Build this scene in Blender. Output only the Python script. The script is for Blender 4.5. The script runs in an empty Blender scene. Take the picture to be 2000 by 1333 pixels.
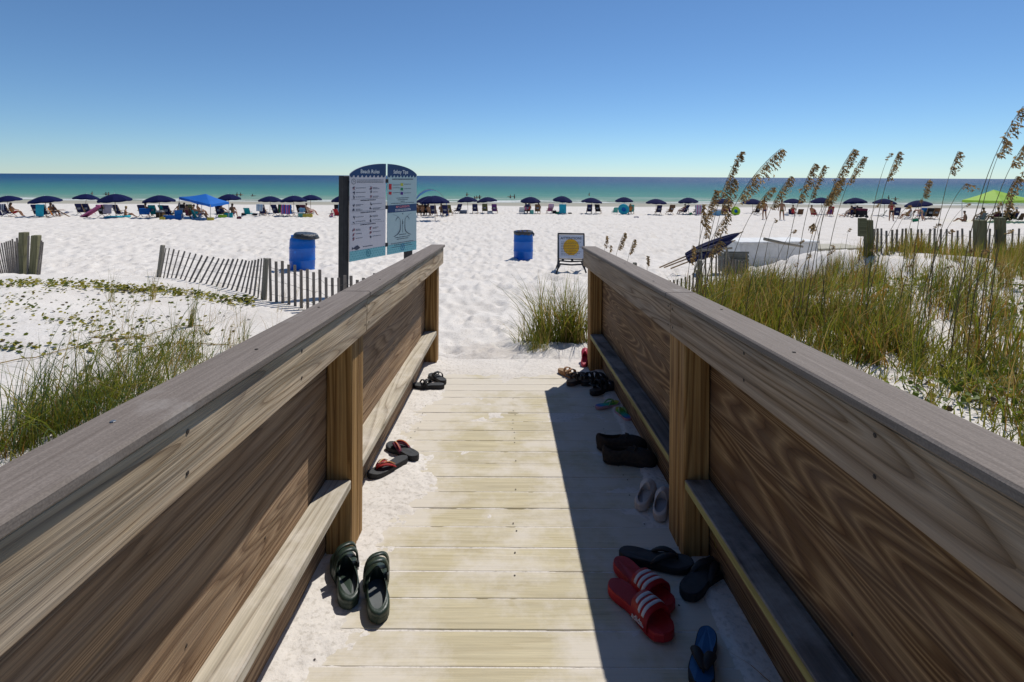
import bpy, bmesh, math, random
import numpy as np
from mathutils import Vector, Matrix, Euler
random.seed(7); RNG = np.random.default_rng(11)
S = bpy.context.scene
COL = S.collection
R = math.radians

# ------------------------------------------------------------------ camera
F_PX, CX, CY, ROLL, CAM_H = 1012.0, 1000.0, 344.5, 0.0055, 1.48
cam_d = bpy.data.cameras.new('camera'); cam = bpy.data.objects.new('camera', cam_d); COL.objects.link(cam)
cam_d.sensor_width = 36.0; cam_d.lens = F_PX / 2000 * 36.0; cam_d.shift_y = -(666.5 - CY) / 2000
cam_d.clip_start = 0.05; cam_d.clip_end = 40000
a = ROLL
cam.matrix_world = Matrix(((1, -a, 0, 0), (0, 0, -1, 0), (a, 1, 0, CAM_H), (0, 0, 0, 1)))
S.camera = cam

# ------------------------------------------------------------------ sky and sun
SUN = Vector((0.322, 0.565, 0.90)).normalized()
el, az = math.asin(SUN.z), math.atan2(SUN.x, SUN.y)
W = bpy.data.worlds.new('World'); S.world = W; W.use_nodes = True
wn = W.node_tree; wn.nodes.clear()
sky = wn.nodes.new('ShaderNodeTexSky'); sky.sky_type = 'NISHITA'; sky.sun_disc = False
sky.sun_elevation = el; sky.sun_rotation = az; sky.altitude = 0
sky.air_density = 0.80; sky.dust_density = 0.0; sky.ozone_density = 7.5
bg = wn.nodes.new('ShaderNodeBackground'); bg.inputs[1].default_value = 0.092
wo = wn.nodes.new('ShaderNodeOutputWorld')
tint = wn.nodes.new('ShaderNodeMix'); tint.data_type = 'RGBA'; tint.blend_type = 'MULTIPLY'; tint.inputs[0].default_value = 1.0; tint.inputs[7].default_value = (0.95, 1.06, 1.08, 1)
wn.links.new(sky.outputs[0], tint.inputs[6]); wn.links.new(tint.outputs[2], bg.inputs[0]); wn.links.new(bg.outputs[0], wo.inputs[0])
sun_d = bpy.data.lights.new('sun', 'SUN'); sun_d.energy = 4.0; sun_d.angle = R(0.53); sun_d.color = (1.0, 0.955, 0.89)
sun = bpy.data.objects.new('sun', sun_d); COL.objects.link(sun)
sun.rotation_euler = SUN.to_track_quat('Z', 'Y').to_euler(); sun.location = (20, 40, 60)
S.view_settings.view_transform = 'Standard'; S.view_settings.look = 'None'
S.view_settings.exposure = 0.0; S.view_settings.gamma = 1.0

# ------------------------------------------------------------------ materials
def nd(nt, t, **kw):
    n = nt.nodes.new(t)
    for k, v in kw.items():
        if isinstance(k, str) and k.startswith('i_'):
            key = k[2:]; key = int(key) if key.isdigit() else key.replace('_', ' ')
            n.inputs[key].default_value = v
        else: setattr(n, k, v)
    return n
def c4(c): return (c[0], c[1], c[2], 1.0)
def ramp(nt, stops):
    r = nt.nodes.new('ShaderNodeValToRGB'); e = r.color_ramp.elements
    while len(e) < len(stops): e.new(0.5)
    for q, (p, c) in zip(e, stops): q.position = p; q.color = c4(c)
    return r
def newmat(name):
    m = bpy.data.materials.new(name); m.use_nodes = True; nt = m.node_tree
    return m, nt, nt.nodes['Principled BSDF']
def coords(nt, scale=(1, 1, 1), rand=True, kind='Object'):
    tc = nd(nt, 'ShaderNodeTexCoord'); mp = nd(nt, 'ShaderNodeMapping')
    mp.inputs['Scale'].default_value = scale
    nt.links.new(tc.outputs[kind], mp.inputs[0])
    if rand:
        oi = nd(nt, 'ShaderNodeObjectInfo'); mu = nd(nt, 'ShaderNodeMath', operation='MULTIPLY', i_1=37.0)
        nt.links.new(oi.outputs['Random'], mu.inputs[0])
        cb = nd(nt, 'ShaderNodeCombineXYZ')
        for i in range(3): nt.links.new(mu.outputs[0], cb.inputs[i])
        nt.links.new(cb.outputs[0], mp.inputs['Location'])
    return mp
def bump(nt, p, src, strength=0.3, dist=0.01):
    b = nd(nt, 'ShaderNodeBump', i_Strength=strength, i_Distance=dist)
    nt.links.new(src, b.inputs['Height']); nt.links.new(b.outputs[0], p.inputs['Normal']); return b
MC = {}
def M(name, c, c2=None, scale=8, rough=0.6, spec=0.3, bmp=0.15, stretch=(1, 1, 1), dist=0.004, metal=0, trans=0):
    """plain painted / plastic / cloth surface: two tones of one colour mixed by noise, fine relief"""
    if name in MC: return MC[name]
    m, nt, p = newmat(name)
    if c2 is None: c2 = tuple(v * 0.78 for v in c)
    mp = coords(nt, stretch)
    n = nd(nt, 'ShaderNodeTexNoise', i_Scale=scale, i_Detail=4.0, i_Roughness=0.6); nt.links.new(mp.outputs[0], n.inputs[0])
    r = ramp(nt, [(0.3, c2), (0.7, c)]); nt.links.new(n.outputs[0], r.inputs[0]); nt.links.new(r.outputs[0], p.inputs['Base Color'])
    p.inputs['Roughness'].default_value = rough; p.inputs['Specular IOR Level'].default_value = spec; p.inputs['Metallic'].default_value = metal
    if bmp:
        n2 = nd(nt, 'ShaderNodeTexNoise', i_Scale=scale * 12, i_Detail=2.0); nt.links.new(mp.outputs[0], n2.inputs[0])
        bump(nt, p, n2.outputs[0], bmp, dist)
    if trans:
        td = nd(nt, 'ShaderNodeBsdfTranslucent'); mx = nd(nt, 'ShaderNodeMixShader', i_0=trans)
        nt.links.new(r.outputs[0], td.inputs[0]); nt.links.new(p.outputs[0], mx.inputs[1]); nt.links.new(td.outputs[0], mx.inputs[2])
        nt.links.new(mx.outputs[0], nt.nodes['Material Output'].inputs[0])
    MC[name] = m; return m
def wood(name, stops, scale=(0.7, 6, 6), k=9.0, fibre=0.35, stain=0.5, stain_c=(0.16, 0.14, 0.12), rough=0.75, sand=0.0, b=0.35, distort=0.25):
    """grain drawn as the contour lines of a stretched noise field, local X is the length of the board"""
    m, nt, p = newmat(name); L = nt.links.new
    mp = coords(nt, scale)
    n = nd(nt, 'ShaderNodeTexNoise', i_Scale=1.0, i_Detail=1.5, i_Roughness=0.35, i_Distortion=distort); L(mp.outputs[0], n.inputs[0])
    mu = nd(nt, 'ShaderNodeMath', operation='MULTIPLY', i_1=k); L(n.outputs[0], mu.inputs[0])
    fr = nd(nt, 'ShaderNodeMath', operation='FRACT'); L(mu.outputs[0], fr.inputs[0])
    r = ramp(nt, stops); L(fr.outputs[0], r.inputs[0])
    mf = coords(nt, (4, 170, 170)); nf = nd(nt, 'ShaderNodeTexNoise', i_Scale=1.0, i_Detail=3.0, i_Roughness=0.6); L(mf.outputs[0], nf.inputs[0])
    rf = ramp(nt, [(0.25, (1 - fibre,) * 3), (0.75, (1.0 + 0.25 * fibre,) * 3)]); L(nf.outputs[0], rf.inputs[0])
    m1 = nd(nt, 'ShaderNodeMix', data_type='RGBA', blend_type='MULTIPLY'); m1.inputs[0].default_value = 1
    L(r.outputs[0], m1.inputs[6]); L(rf.outputs[0], m1.inputs[7])
    ms = coords(nt, (1.2, 3, 3)); ns = nd(nt, 'ShaderNodeTexNoise', i_Scale=1.7, i_Detail=6.0, i_Roughness=0.65); L(ms.outputs[0], ns.inputs[0])
    rs = ramp(nt, [(0.42, (0, 0, 0)), (0.72, (stain,) * 3)]); L(ns.outputs[0], rs.inputs[0])
    m2 = nd(nt, 'ShaderNodeMix', data_type='RGBA'); L(rs.outputs[0], m2.inputs[0]); L(m1.outputs[2], m2.inputs[6]); m2.inputs[7].default_value = c4(stain_c)
    out = m2.outputs[2]
    if sand:
        tg = nd(nt, 'ShaderNodeNewGeometry'); nw = nd(nt, 'ShaderNodeTexNoise', i_Scale=3.2, i_Detail=7.0, i_Roughness=0.68); L(tg.outputs['Position'], nw.inputs[0])
        if name == 'deck_plank_wood':   # dust lies thicker towards both edges of the walkway
            sx_ = nd(nt, 'ShaderNodeSeparateXYZ'); L(tg.outputs['Position'], sx_.inputs[0]); ab = nd(nt, 'ShaderNodeMath', operation='ABSOLUTE'); L(sx_.outputs[0], ab.inputs[0])
            mr_ = nd(nt, 'ShaderNodeMapRange'); mr_.inputs['From Min'].default_value = .22; mr_.inputs['From Max'].default_value = .68; mr_.inputs['To Max'].default_value = .17; L(ab.outputs[0], mr_.inputs[0])
            my_ = nd(nt, 'ShaderNodeMapRange'); my_.inputs['From Min'].default_value = 3.4; my_.inputs['From Max'].default_value = 4.8; my_.inputs['To Max'].default_value = .20; L(sx_.outputs[1], my_.inputs[0])
            a1_ = nd(nt, 'ShaderNodeMath', operation='ADD'); L(mr_.outputs[0], a1_.inputs[0]); L(my_.outputs[0], a1_.inputs[1]); a2_ = nd(nt, 'ShaderNodeMath', operation='ADD'); L(a1_.outputs[0], a2_.inputs[0]); L(nw.outputs[0], a2_.inputs[1]); nw = a2_
        rw = ramp(nt, [(0.46, (0, 0, 0)), (0.64, (sand,) * 3)]); L(nw.outputs[0], rw.inputs[0])
        m3 = nd(nt, 'ShaderNodeMix', data_type='RGBA'); L(rw.outputs[0], m3.inputs[0]); L(out, m3.inputs[6]); m3.inputs[7].default_value = (0.66, 0.61, 0.54, 1)
        out = m3.outputs[2]
    L(out, p.inputs['Base Color']); p.inputs['Roughness'].default_value = rough; p.inputs['Specular IOR Level'].default_value = 0.25
    ad = nd(nt, 'ShaderNodeMath', operation='ADD'); L(fr.outputs[0], ad.inputs[0]); L(nf.outputs[0], ad.inputs[1])
    bump(nt, p, ad.outputs[0], b, 0.004)
    return m

# ------------------------------------------------------------------ mesh helpers
class MB:
    def __init__(s): s.v = []; s.f = []; s.m = []
    def add(s, vs, fs, mi=0):
        o = len(s.v); s.v += [tuple(v) for v in vs]; s.f += [tuple(i + o for i in f) for f in fs]; s.m += [mi] * len(fs); return s
    def box(s, lo, hi, mi=0, b=0.0, T=None):
        x0, y0, z0 = lo; x1, y1, z1 = hi
        if b <= 0:
            vs = [(x0, y0, z0), (x1, y0, z0), (x1, y1, z0), (x0, y1, z0), (x0, y0, z1), (x1, y0, z1), (x1, y1, z1), (x0, y1, z1)]
            fs = [(3, 2, 1, 0), (4, 5, 6, 7), (0, 1, 5, 4), (1, 2, 6, 5), (2, 3, 7, 6), (3, 0, 4, 7)]
        else:
            c = [(x0 + x1) / 2, (y0 + y1) / 2, (z0 + z1) / 2]; h = [(x1 - x0) / 2, (y1 - y0) / 2, (z1 - z0) / 2]
            vs = []; idx = {}
            for sx in (-1, 1):
                for sy in (-1, 1):
                    for sz in (-1, 1):
                        for ax in range(3):
                            q = [h[0], h[1], h[2]]
                            for k2 in range(3):
                                if k2 != ax: q[k2] -= b
                            idx[(sx, sy, sz, ax)] = len(vs); vs.append((c[0] + sx * q[0], c[1] + sy * q[1], c[2] + sz * q[2]))
            fs = []
            def I(s3, ax): return idx[(s3[0], s3[1], s3[2], ax)]
            for ax in range(3):
                o1, o2 = [k2 for k2 in range(3) if k2 != ax]
                for sg in (-1, 1):
                    loop = []
                    for a1, a2 in ((-1, -1), (1, -1), (1, 1), (-1, 1)):
                        t = [0, 0, 0]; t[ax] = sg; t[o1] = a1; t[o2] = a2; loop.append(I(t, ax))
                    fs.append(tuple(loop))
            for ax in range(3):
                o1, o2 = [k2 for k2 in range(3) if k2 != ax]
                for s1 in (-1, 1):
                    for s2 in (-1, 1):
                        t0 = [0, 0, 0]; t1 = [0, 0, 0]; t0[ax] = -1; t1[ax] = 1
                        for t in (t0, t1): t[o1] = s1; t[o2] = s2
                        fs.append((I(t0, o1), I(t1, o1), I(t1, o2), I(t0, o2)))
            for sx in (-1, 1):
                for sy in (-1, 1):
                    for sz in (-1, 1): fs.append(tuple(I((sx, sy, sz), k2) for k2 in range(3)))
        if T is not None: vs = [T @ Vector(v) for v in vs]
        return s.add(vs, fs, mi)
    def tube(s, pts, r, n=6, mi=0, caps=True, flat=1.0):
        pts = [Vector(p) for p in pts]; rr = r if isinstance(r, (list, tuple)) else [r] * len(pts)
        vs = []; fs = []; prev = None
        for i, p in enumerate(pts):
            d = (pts[min(i + 1, len(pts) - 1)] - pts[max(i - 1, 0)]).normalized()
            if prev is None: up = Vector((0, 0, 1)) if abs(d.z) < 0.9 else Vector((1, 0, 0)); x = d.cross(up).normalized()
            else: x = (prev - d * prev.dot(d)).normalized()
            prev = x; y = d.cross(x)
            for j in range(n):
                t = 2 * math.pi * j / n; vs.append(p + x * math.cos(t) * rr[i] + y * math.sin(t) * rr[i] * flat)
        for i in range(len(pts) - 1):
            for j in range(n):
                a1 = i * n + j; b1 = i * n + (j + 1) % n; fs.append((a1, b1, b1 + n, a1 + n))
        if caps: fs.append(tuple(range(n - 1, -1, -1))); fs.append(tuple((len(pts) - 1) * n + j for j in range(n)))
        return s.add(vs, fs, mi)
    def lathe(s, prof, n=24, mi=0, c=(0, 0, 0), wob=None):
        vs = []; fs = []
        for i, (r, z) in enumerate(prof):
            for j in range(n):
                t = 2 * math.pi * j / n; rr = r * (1 + (wob(t, z) if wob else 0)); vs.append((c[0] + rr * math.cos(t), c[1] + rr * math.sin(t), c[2] + z))
        for i in range(len(prof) - 1):
            for j in range(n):
                a1 = i * n + j; b1 = i * n + (j + 1) % n; fs.append((a1, b1, b1 + n, a1 + n))
        return s.add(vs, fs, mi)
    def grid(s, fn, nu, nv, mi=0, closeu=False):
        vs = [fn(i / (nu if closeu else nu - 1), j / (nv - 1)) for j in range(nv) for i in range(nu)]; fs = []
        for j in range(nv - 1):
            for i in range(nu if closeu else nu - 1):
                i2 = (i + 1) % nu; fs.append((j * nu + i, j * nu + i2, (j + 1) * nu + i2, (j + 1) * nu + i))
        return s.add(vs, fs, mi)
    def ico(s, c, r, mi=0, sub=1, sc=(1, 1, 1)):
        bm = bmesh.new(); bmesh.ops.create_icosphere(bm, subdivisions=sub, radius=1)
        vs = [(c[0] + v.co.x * r * sc[0], c[1] + v.co.y * r * sc[1], c[2] + v.co.z * r * sc[2]) for v in bm.verts]
        fs = [tuple(v.index for v in f.verts) for f in bm.faces]; bm.free(); return s.add(vs, fs, mi)
    def mesh(s, name, mats, smooth=False):
        me = bpy.data.meshes.new(name); me.from_pydata(s.v, [], s.f)
        for m in (mats if isinstance(mats, (list, tuple)) else [mats]): me.materials.append(m)
        if any(s.m): me.polygons.foreach_set('material_index', s.m)
        if smooth: me.polygons.foreach_set('use_smooth', [True] * len(s.f))
        bm = bmesh.new(); bm.from_mesh(me); bmesh.ops.recalc_face_normals(bm, faces=bm.faces); bm.to_mesh(me); bm.free()
        return me
    def build(s, name, mats, parent=None, smooth=False, loc=(0, 0, 0), rot=(0, 0, 0)):
        return link(name, s.mesh(name, mats, smooth), parent, loc, rot)
def link(name, me, parent=None, loc=(0, 0, 0), rot=(0, 0, 0), scale=None):
    o = bpy.data.objects.new(name, me); COL.objects.link(o)
    if parent is not None: o.parent = parent
    o.location = loc; o.rotation_euler = rot
    if scale: o.scale = scale if isinstance(scale, (tuple, list)) else (scale,) * 3
    return o
def tag(o, label=None, cat=None, group=None, kind=None):
    if label: o['label'] = label
    if cat: o['category'] = cat
    if group: o['group'] = group
    if kind: o['kind'] = kind
    return o
def empty(name, label, cat, loc=(0, 0, 0), rz=0, group=None, rot=None):
    o = bpy.data.objects.new(name, None); COL.objects.link(o); o.empty_display_size = 0.1
    o.location = loc; o.rotation_euler = rot if rot is not None else (0, 0, rz); tag(o, label, cat, group); return o
def bar(name, p0, p1, w, t, m, parent, up=(0, 0, 1), b=0.004):
    """board from p0 to p1 (world), local X = length, Y = width, Z = thickness (along up)"""
    p0 = Vector(p0); p1 = Vector(p1); d = (p1 - p0); ln = d.length; x = d.normalized(); z = Vector(up); z = (z - x * z.dot(x)).normalized(); y = z.cross(x)
    o = MB().box((-ln / 2, -w / 2, -t / 2), (ln / 2, w / 2, t / 2), b=b).build(name, m)
    mat = Matrix((x, y, z)).transposed().to_4x4(); mat.translation = (p0 + p1) / 2
    if parent is not None:
        o.parent = parent; mat = parent.matrix_basis.inverted() @ mat
    o.matrix_basis = mat; return o
def npmesh(name, V, faces_idx, loops_per, mats, mi=None, smooth=False):
    """fast mesh from numpy: faces_idx flat loop array, loops_per per-face loop counts"""
    me = bpy.data.meshes.new(name); me.vertices.add(len(V)); me.vertices.foreach_set('co', np.asarray(V, dtype=np.float32).ravel())
    lp = np.asarray(loops_per, dtype=np.int32); fi = np.asarray(faces_idx, dtype=np.int32)
    me.loops.add(len(fi)); me.loops.foreach_set('vertex_index', fi)
    me.polygons.add(len(lp)); st = np.concatenate(([0], np.cumsum(lp)[:-1])).astype(np.int32)
    me.polygons.foreach_set('loop_start', st)
    for m in (mats if isinstance(mats, (list, tuple)) else [mats]): me.materials.append(m)
    if mi is not None: me.polygons.foreach_set('material_index', np.asarray(mi, dtype=np.int32))
    me.polygons.foreach_set('use_smooth', np.full(len(lp), smooth))
    me.update(calc_edges=True); me.validate(); return me
# numpy value noise
def _h(ix, iy, s):
    n = (ix.astype(np.int64) * 374761393 + iy.astype(np.int64) * 668265263 + s * 1274126177) & 0x7fffffff
    n = ((n ^ (n >> 13)) * 1103515245) & 0x7fffffff; n = (n ^ (n >> 16)) & 0x7fffffff
    return (n % 65536) / 65535.0
def vn(x, y, s=0):
    x = np.asarray(x, float); y = np.asarray(y, float); ix = np.floor(x); iy = np.floor(y); fx = x - ix; fy = y - iy
    fx = fx * fx * (3 - 2 * fx); fy = fy * fy * (3 - 2 * fy)
    return (_h(ix, iy, s) * (1 - fx) + _h(ix + 1, iy, s) * fx) * (1 - fy) + (_h(ix, iy + 1, s) * (1 - fx) + _h(ix + 1, iy + 1, s) * fx) * fy
def fbm(x, y, s=0, o=4, g=0.5):
    t = 0; am = 1; tot = 0
    for i in range(o): t = t + am * vn(np.asarray(x) * 2 ** i, np.asarray(y) * 2 ** i, s + i * 17); tot += am; am *= g
    return t / tot
def sm(x, a0, b0):
    t = np.clip((np.asarray(x, float) - a0) / (b0 - a0), 0, 1); return t * t * (3 - 2 * t)

# ------------------------------------------------------------------ terrain
SLOPE = 0.0545
def deck_z(y): return -SLOPE * y
PY = np.array([-12, 0, 4.8, 10, 16, 30, 42, 55, 70, 84, 100, 140, 400.])
PZ = np.array([.60, -.05, -.275, -.66, -1.07, -1.64, -2.10, -2.60, -3.05, -3.35, -3.56, -4.3, -9.])
def gh(x, y):
    """ground height of beach and dunes"""
    x = np.asarray(x, float); y = np.asarray(y, float)
    z = np.interp(y, PY, PZ)
    dr = sm(x, 0.95, 3.2) * (.28 + .44 * sm(y, 4, 8.5) * sm(x, 3.3, 6.2)) * (1 - sm(y, 9.3, 13.5)) * (1 - .5 * sm(x, 12, 25)) * (0.75 + 0.5 * fbm(x * .5, y * .5, 5, 3)) * (1 - .85 * sm(y, 6.6, 8.6) * (1 - sm(x, 5.0, 6.0)))
    dl = sm(-x, 1.1, 4.0) * .34 * sm(y, 1, 6.5) * (1 - sm(y, 8.6, 10.8)) * (0.7 + 0.6 * fbm(x * .45, y * .45, 9, 3))
    z = z + dr + dl
    side = sm(np.abs(x), 0.9, 1.3)
    z = z + .05 * (fbm(x * 1.3, y * 1.3, 3, 3) - .5) * side * (1 - sm(y, 12, 20)) + 0.10 * (fbm(x * .22, y * .22, 21, 3) - .5) * sm(y, 8, 16) * (1 - sm(y, 60, 80))
    z = z + .05 * sm(x, .1, .6) * np.exp(-((y - 5.15) / .3) ** 2) * (1 - sm(x, .9, 1.3))
    # under the boardwalk the sand stays below the planks
    under = (1 - sm(np.abs(x), 1.0, 1.06)) * (1 - sm(y, 4.86, 4.96))
    z = z * (1 - under) + (deck_z(y) - 0.055) * under
    return z
def ray(px, py):
    dx = (px - CX) / F_PX; dy = (CY - py) / F_PX
    return dx - ROLL * dy, dy + ROLL * dx
def at(px, py, zoff=0.0):
    """where the line of sight through a photo pixel meets the ground"""
    u, v = ray(px, py); lo, hi = 0.8, 0.8
    while hi < 300:
        hi = lo * 1.03
        if CAM_H + v * hi < float(gh(u * hi, hi)) + zoff: break
        lo = hi
    for _ in range(25):
        md = (lo + hi) / 2
        if CAM_H + v * md < float(gh(u * md, md)) + zoff: hi = md
        else: lo = md
    return Vector((u * lo, lo, float(gh(u * lo, lo))))
def atv(px, py):
    dx = (px - CX) / F_PX; dy = (CY - py) / F_PX; u = dx - ROLL * dy; v = dy + ROLL * dx
    ts = np.geomspace(.8, 120, 260); lo = np.full(len(u), .8); done = np.zeros(len(u), bool)
    for t in ts:
        hit = CAM_H + v * t < gh(u * t, np.full(len(u), t)); lo = np.where(~done & ~hit, t, lo); done |= hit
    hi = lo * 1.025
    for _ in range(12):
        md = (lo + hi) / 2; hit = CAM_H + v * md < gh(u * md, md); hi = np.where(hit, md, hi); lo = np.where(hit, lo, md)
    return np.column_stack([u * lo, lo])
def atY(px, py, Y):
    u, v = ray(px, py); return Vector((u * Y, Y, CAM_H + v * Y))
def onY(px, Y, py=420):
    u, v = ray(px, py); return Vector((u * Y, Y, float(gh(u * Y, Y))))
def deck(px, py, h=0.0):
    u, v = ray(px, py); Y = -(CAM_H - h) / (v + SLOPE); return Vector((u * Y, Y, deck_z(Y) + h))

def sand_mat(name, wet=True):
    m, nt, p = newmat(name); L = nt.links.new
    g = nd(nt, 'ShaderNodeNewGeometry')
    n = nd(nt, 'ShaderNodeTexNoise', i_Scale=1.3, i_Detail=6.0, i_Roughness=0.6); L(g.outputs['Position'], n.inputs[0])
    r = ramp(nt, [(0.3, (0.645, 0.60, 0.545)), (0.7, (0.73, 0.69, 0.64))]); L(n.outputs[0], r.inputs[0]); out = r.outputs[0]
    n3 = nd(nt, 'ShaderNodeTexNoise', i_Scale=55.0, i_Detail=3.0); L(g.outputs['Position'], n3.inputs[0])
    r3 = ramp(nt, [(0.33, (0.80, 0.79, 0.77)), (0.48, (1, 1, 1))]); L(n3.outputs[0], r3.inputs[0])
    m3 = nd(nt, 'ShaderNodeMix', data_type='RGBA', blend_type='MULTIPLY'); m3.inputs[0].default_value = 1; L(out, m3.inputs[6]); L(r3.outputs[0], m3.inputs[7]); out = m3.outputs[2]
    if wet:
        sp = nd(nt, 'ShaderNodeSeparateXYZ'); L(g.outputs['Position'], sp.inputs[0])
        nw = nd(nt, 'ShaderNodeTexNoise', i_Scale=0.12, i_Detail=3.0); L(g.outputs['Position'], nw.inputs[0])
        ma = nd(nt, 'ShaderNodeMath', operation='MULTIPLY_ADD', i_1=7.0); L(nw.outputs[0], ma.inputs[0]); L(sp.outputs[1], ma.inputs[2])
        mr = nd(nt, 'ShaderNodeMapRange'); mr.inputs['From Min'].default_value = 85; mr.inputs['From Max'].default_value = 89; L(ma.outputs[0], mr.inputs[0])
        mw = nd(nt, 'ShaderNodeMix', data_type='RGBA'); L(mr.outputs[0], mw.inputs[0]); L(out, mw.inputs[6]); mw.inputs[7].default_value = (0.36, 0.34, 0.28, 1); out = mw.outputs[2]
        # scuffed, damp patch with leaf litter where feet leave the boards
        vd = nd(nt, 'ShaderNodeVectorMath', operation='SUBTRACT'); vd.inputs[1].default_value = (-0.22, 5.25, -0.30); L(g.outputs['Position'], vd.inputs[0])
        vs = nd(nt, 'ShaderNodeVectorMath', operation='MULTIPLY'); vs.inputs[1].default_value = (2.6, 3.2, 0.0); L(vd.outputs[0], vs.inputs[0])
        vl = nd(nt, 'ShaderNodeVectorMath', operation='LENGTH'); L(vs.outputs[0], vl.inputs[0])
        nl = nd(nt, 'ShaderNodeTexNoise', i_Scale=26.0, i_Detail=5.0, i_Roughness=0.7); L(g.outputs['Position'], nl.inputs[0])
        sb = nd(nt, 'ShaderNodeMath', operation='MULTIPLY_ADD', i_1=-0.9, i_2=1.52); L(nl.outputs[0], sb.inputs[0])
        sb2 = nd(nt, 'ShaderNodeMath', operation='SUBTRACT'); L(sb.outputs[0], sb2.inputs[0]); L(vl.outputs['Value'], sb2.inputs[1])
        rl = ramp(nt, [(0.0, (0, 0, 0)), (0.5, (0.55,) * 3)]); L(sb2.outputs[0], rl.inputs[0])
        ml = nd(nt, 'ShaderNodeMix', data_type='RGBA'); L(rl.outputs[0], ml.inputs[0]); L(out, ml.inputs[6]); ml.inputs[7].default_value = (0.46, 0.41, 0.36, 1); out = ml.outputs[2]
    L(out, p.inputs['Base Color']); p.inputs['Roughness'].default_value = 0.95; p.inputs['Specular IOR Level'].default_value = 0.1
    nb = nd(nt, 'ShaderNodeTexNoise', i_Scale=5.0, i_Detail=8.0, i_Roughness=0.62); L(g.outputs['Position'], nb.inputs[0])
    bump(nt, p, nb.outputs[0], 0.5, 0.05)
    return m
SAND = sand_mat('white_quartz_sand')

def dimples(x, y, cell, depth, seed, elong=1.35):
    """foot prints: jittered elliptical hollows with a pushed up rim"""
    out = np.zeros_like(x); gx = np.floor(x / cell); gy = np.floor(y / cell)
    for i in (-1, 0, 1):
        for j in (-1, 0, 1):
            cx = (gx + i); cy = (gy + j)
            jx = (cx + .5 + (_h(cx, cy, seed) - .5) * .9) * cell; jy = (cy + .5 + (_h(cx, cy, seed + 1) - .5) * .9) * cell
            an = (_h(cx, cy, seed + 2) - .5) * 1.6; rd = cell * (.24 + .22 * _h(cx, cy, seed + 3))
            dx = x - jx; dy = y - jy; ax = dx * np.cos(an) + dy * np.sin(an); ay = (-dx * np.sin(an) + dy * np.cos(an)) / elong
            d = np.sqrt(ax * ax + ay * ay) / rd
            am = _h(cx, cy, seed + 4)
            out += am * depth * (-np.exp(-(d * 1.3) ** 2 * 1.3) + .45 * np.exp(-((d - 1.25) / .4) ** 2))
    return out

def build_ground():
    ys = [-6.0]
    while ys[-1] < 170: ys.append(ys[-1] + 0.030 + 0.0095 * max(ys[-1], 0) * (1 if ys[-1] < 60 else 2))
    ys = np.array(ys); nu = 860
    u = np.linspace(-1, 1, nu); u = u * (0.42 + 0.58 * u * u)
    Y, U = np.meshgrid(ys, u, indexing='ij'); X = U * (2.0 + np.maximum(Y, 0) * 1.75 + 8 * sm(Y, -3, 5))
    Z = gh(X, Y)
    out = sm(np.abs(X), 1.0, 1.4); beyond = sm(Y, 4.88, 5.1); k = np.maximum(out, beyond)
    path = 1 - sm(np.abs(X + .2 * (Y - 5) * .05), .9 + .12 * Y, 1.8 + .35 * Y)   # trodden lane from the boardwalk to the sea
    dune = (1 - sm(Y, 8, 11)) * sm(np.abs(X), 1.2, 2.2)
    tread = k * (1 - dune * .88) * (1 - sm(Y, 70, 82))
    Z = Z + tread * (dimples(X, Y, .27, .060, 41) + dimples(X + 5, Y, .36, .050, 43) + dimples(X + 3.3, Y + 1.7, .58, .075, 77) * sm(Y, 6, 9) + .05 * (fbm(X * 3.1, Y * 3.1, 55, 3) - .5))
    Z = Z + tread * sm(Y, 12, 24) * (dimples(X, Y, .8, .075, 91) + dimples(X, Y, 2.1, .07, 95) * sm(Y, 25, 40))
    Z = Z + dune * k * .018 * (fbm(X * 5, Y * 5, 15, 3) - .5)
    ny = len(ys); V = np.stack([X, Y, Z], -1).reshape(-1, 3)
    i, j = np.meshgrid(np.arange(ny - 1), np.arange(nu - 1), indexing='ij'); a0 = (i * nu + j).ravel()
    F = np.stack([a0, a0 + 1, a0 + nu + 1, a0 + nu], -1)
    me = npmesh('sand_ground', V, F.ravel(), np.full(len(F), 4), [SAND], smooth=True)
    tag(link('sand_ground', me), kind='structure')
build_ground()

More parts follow.
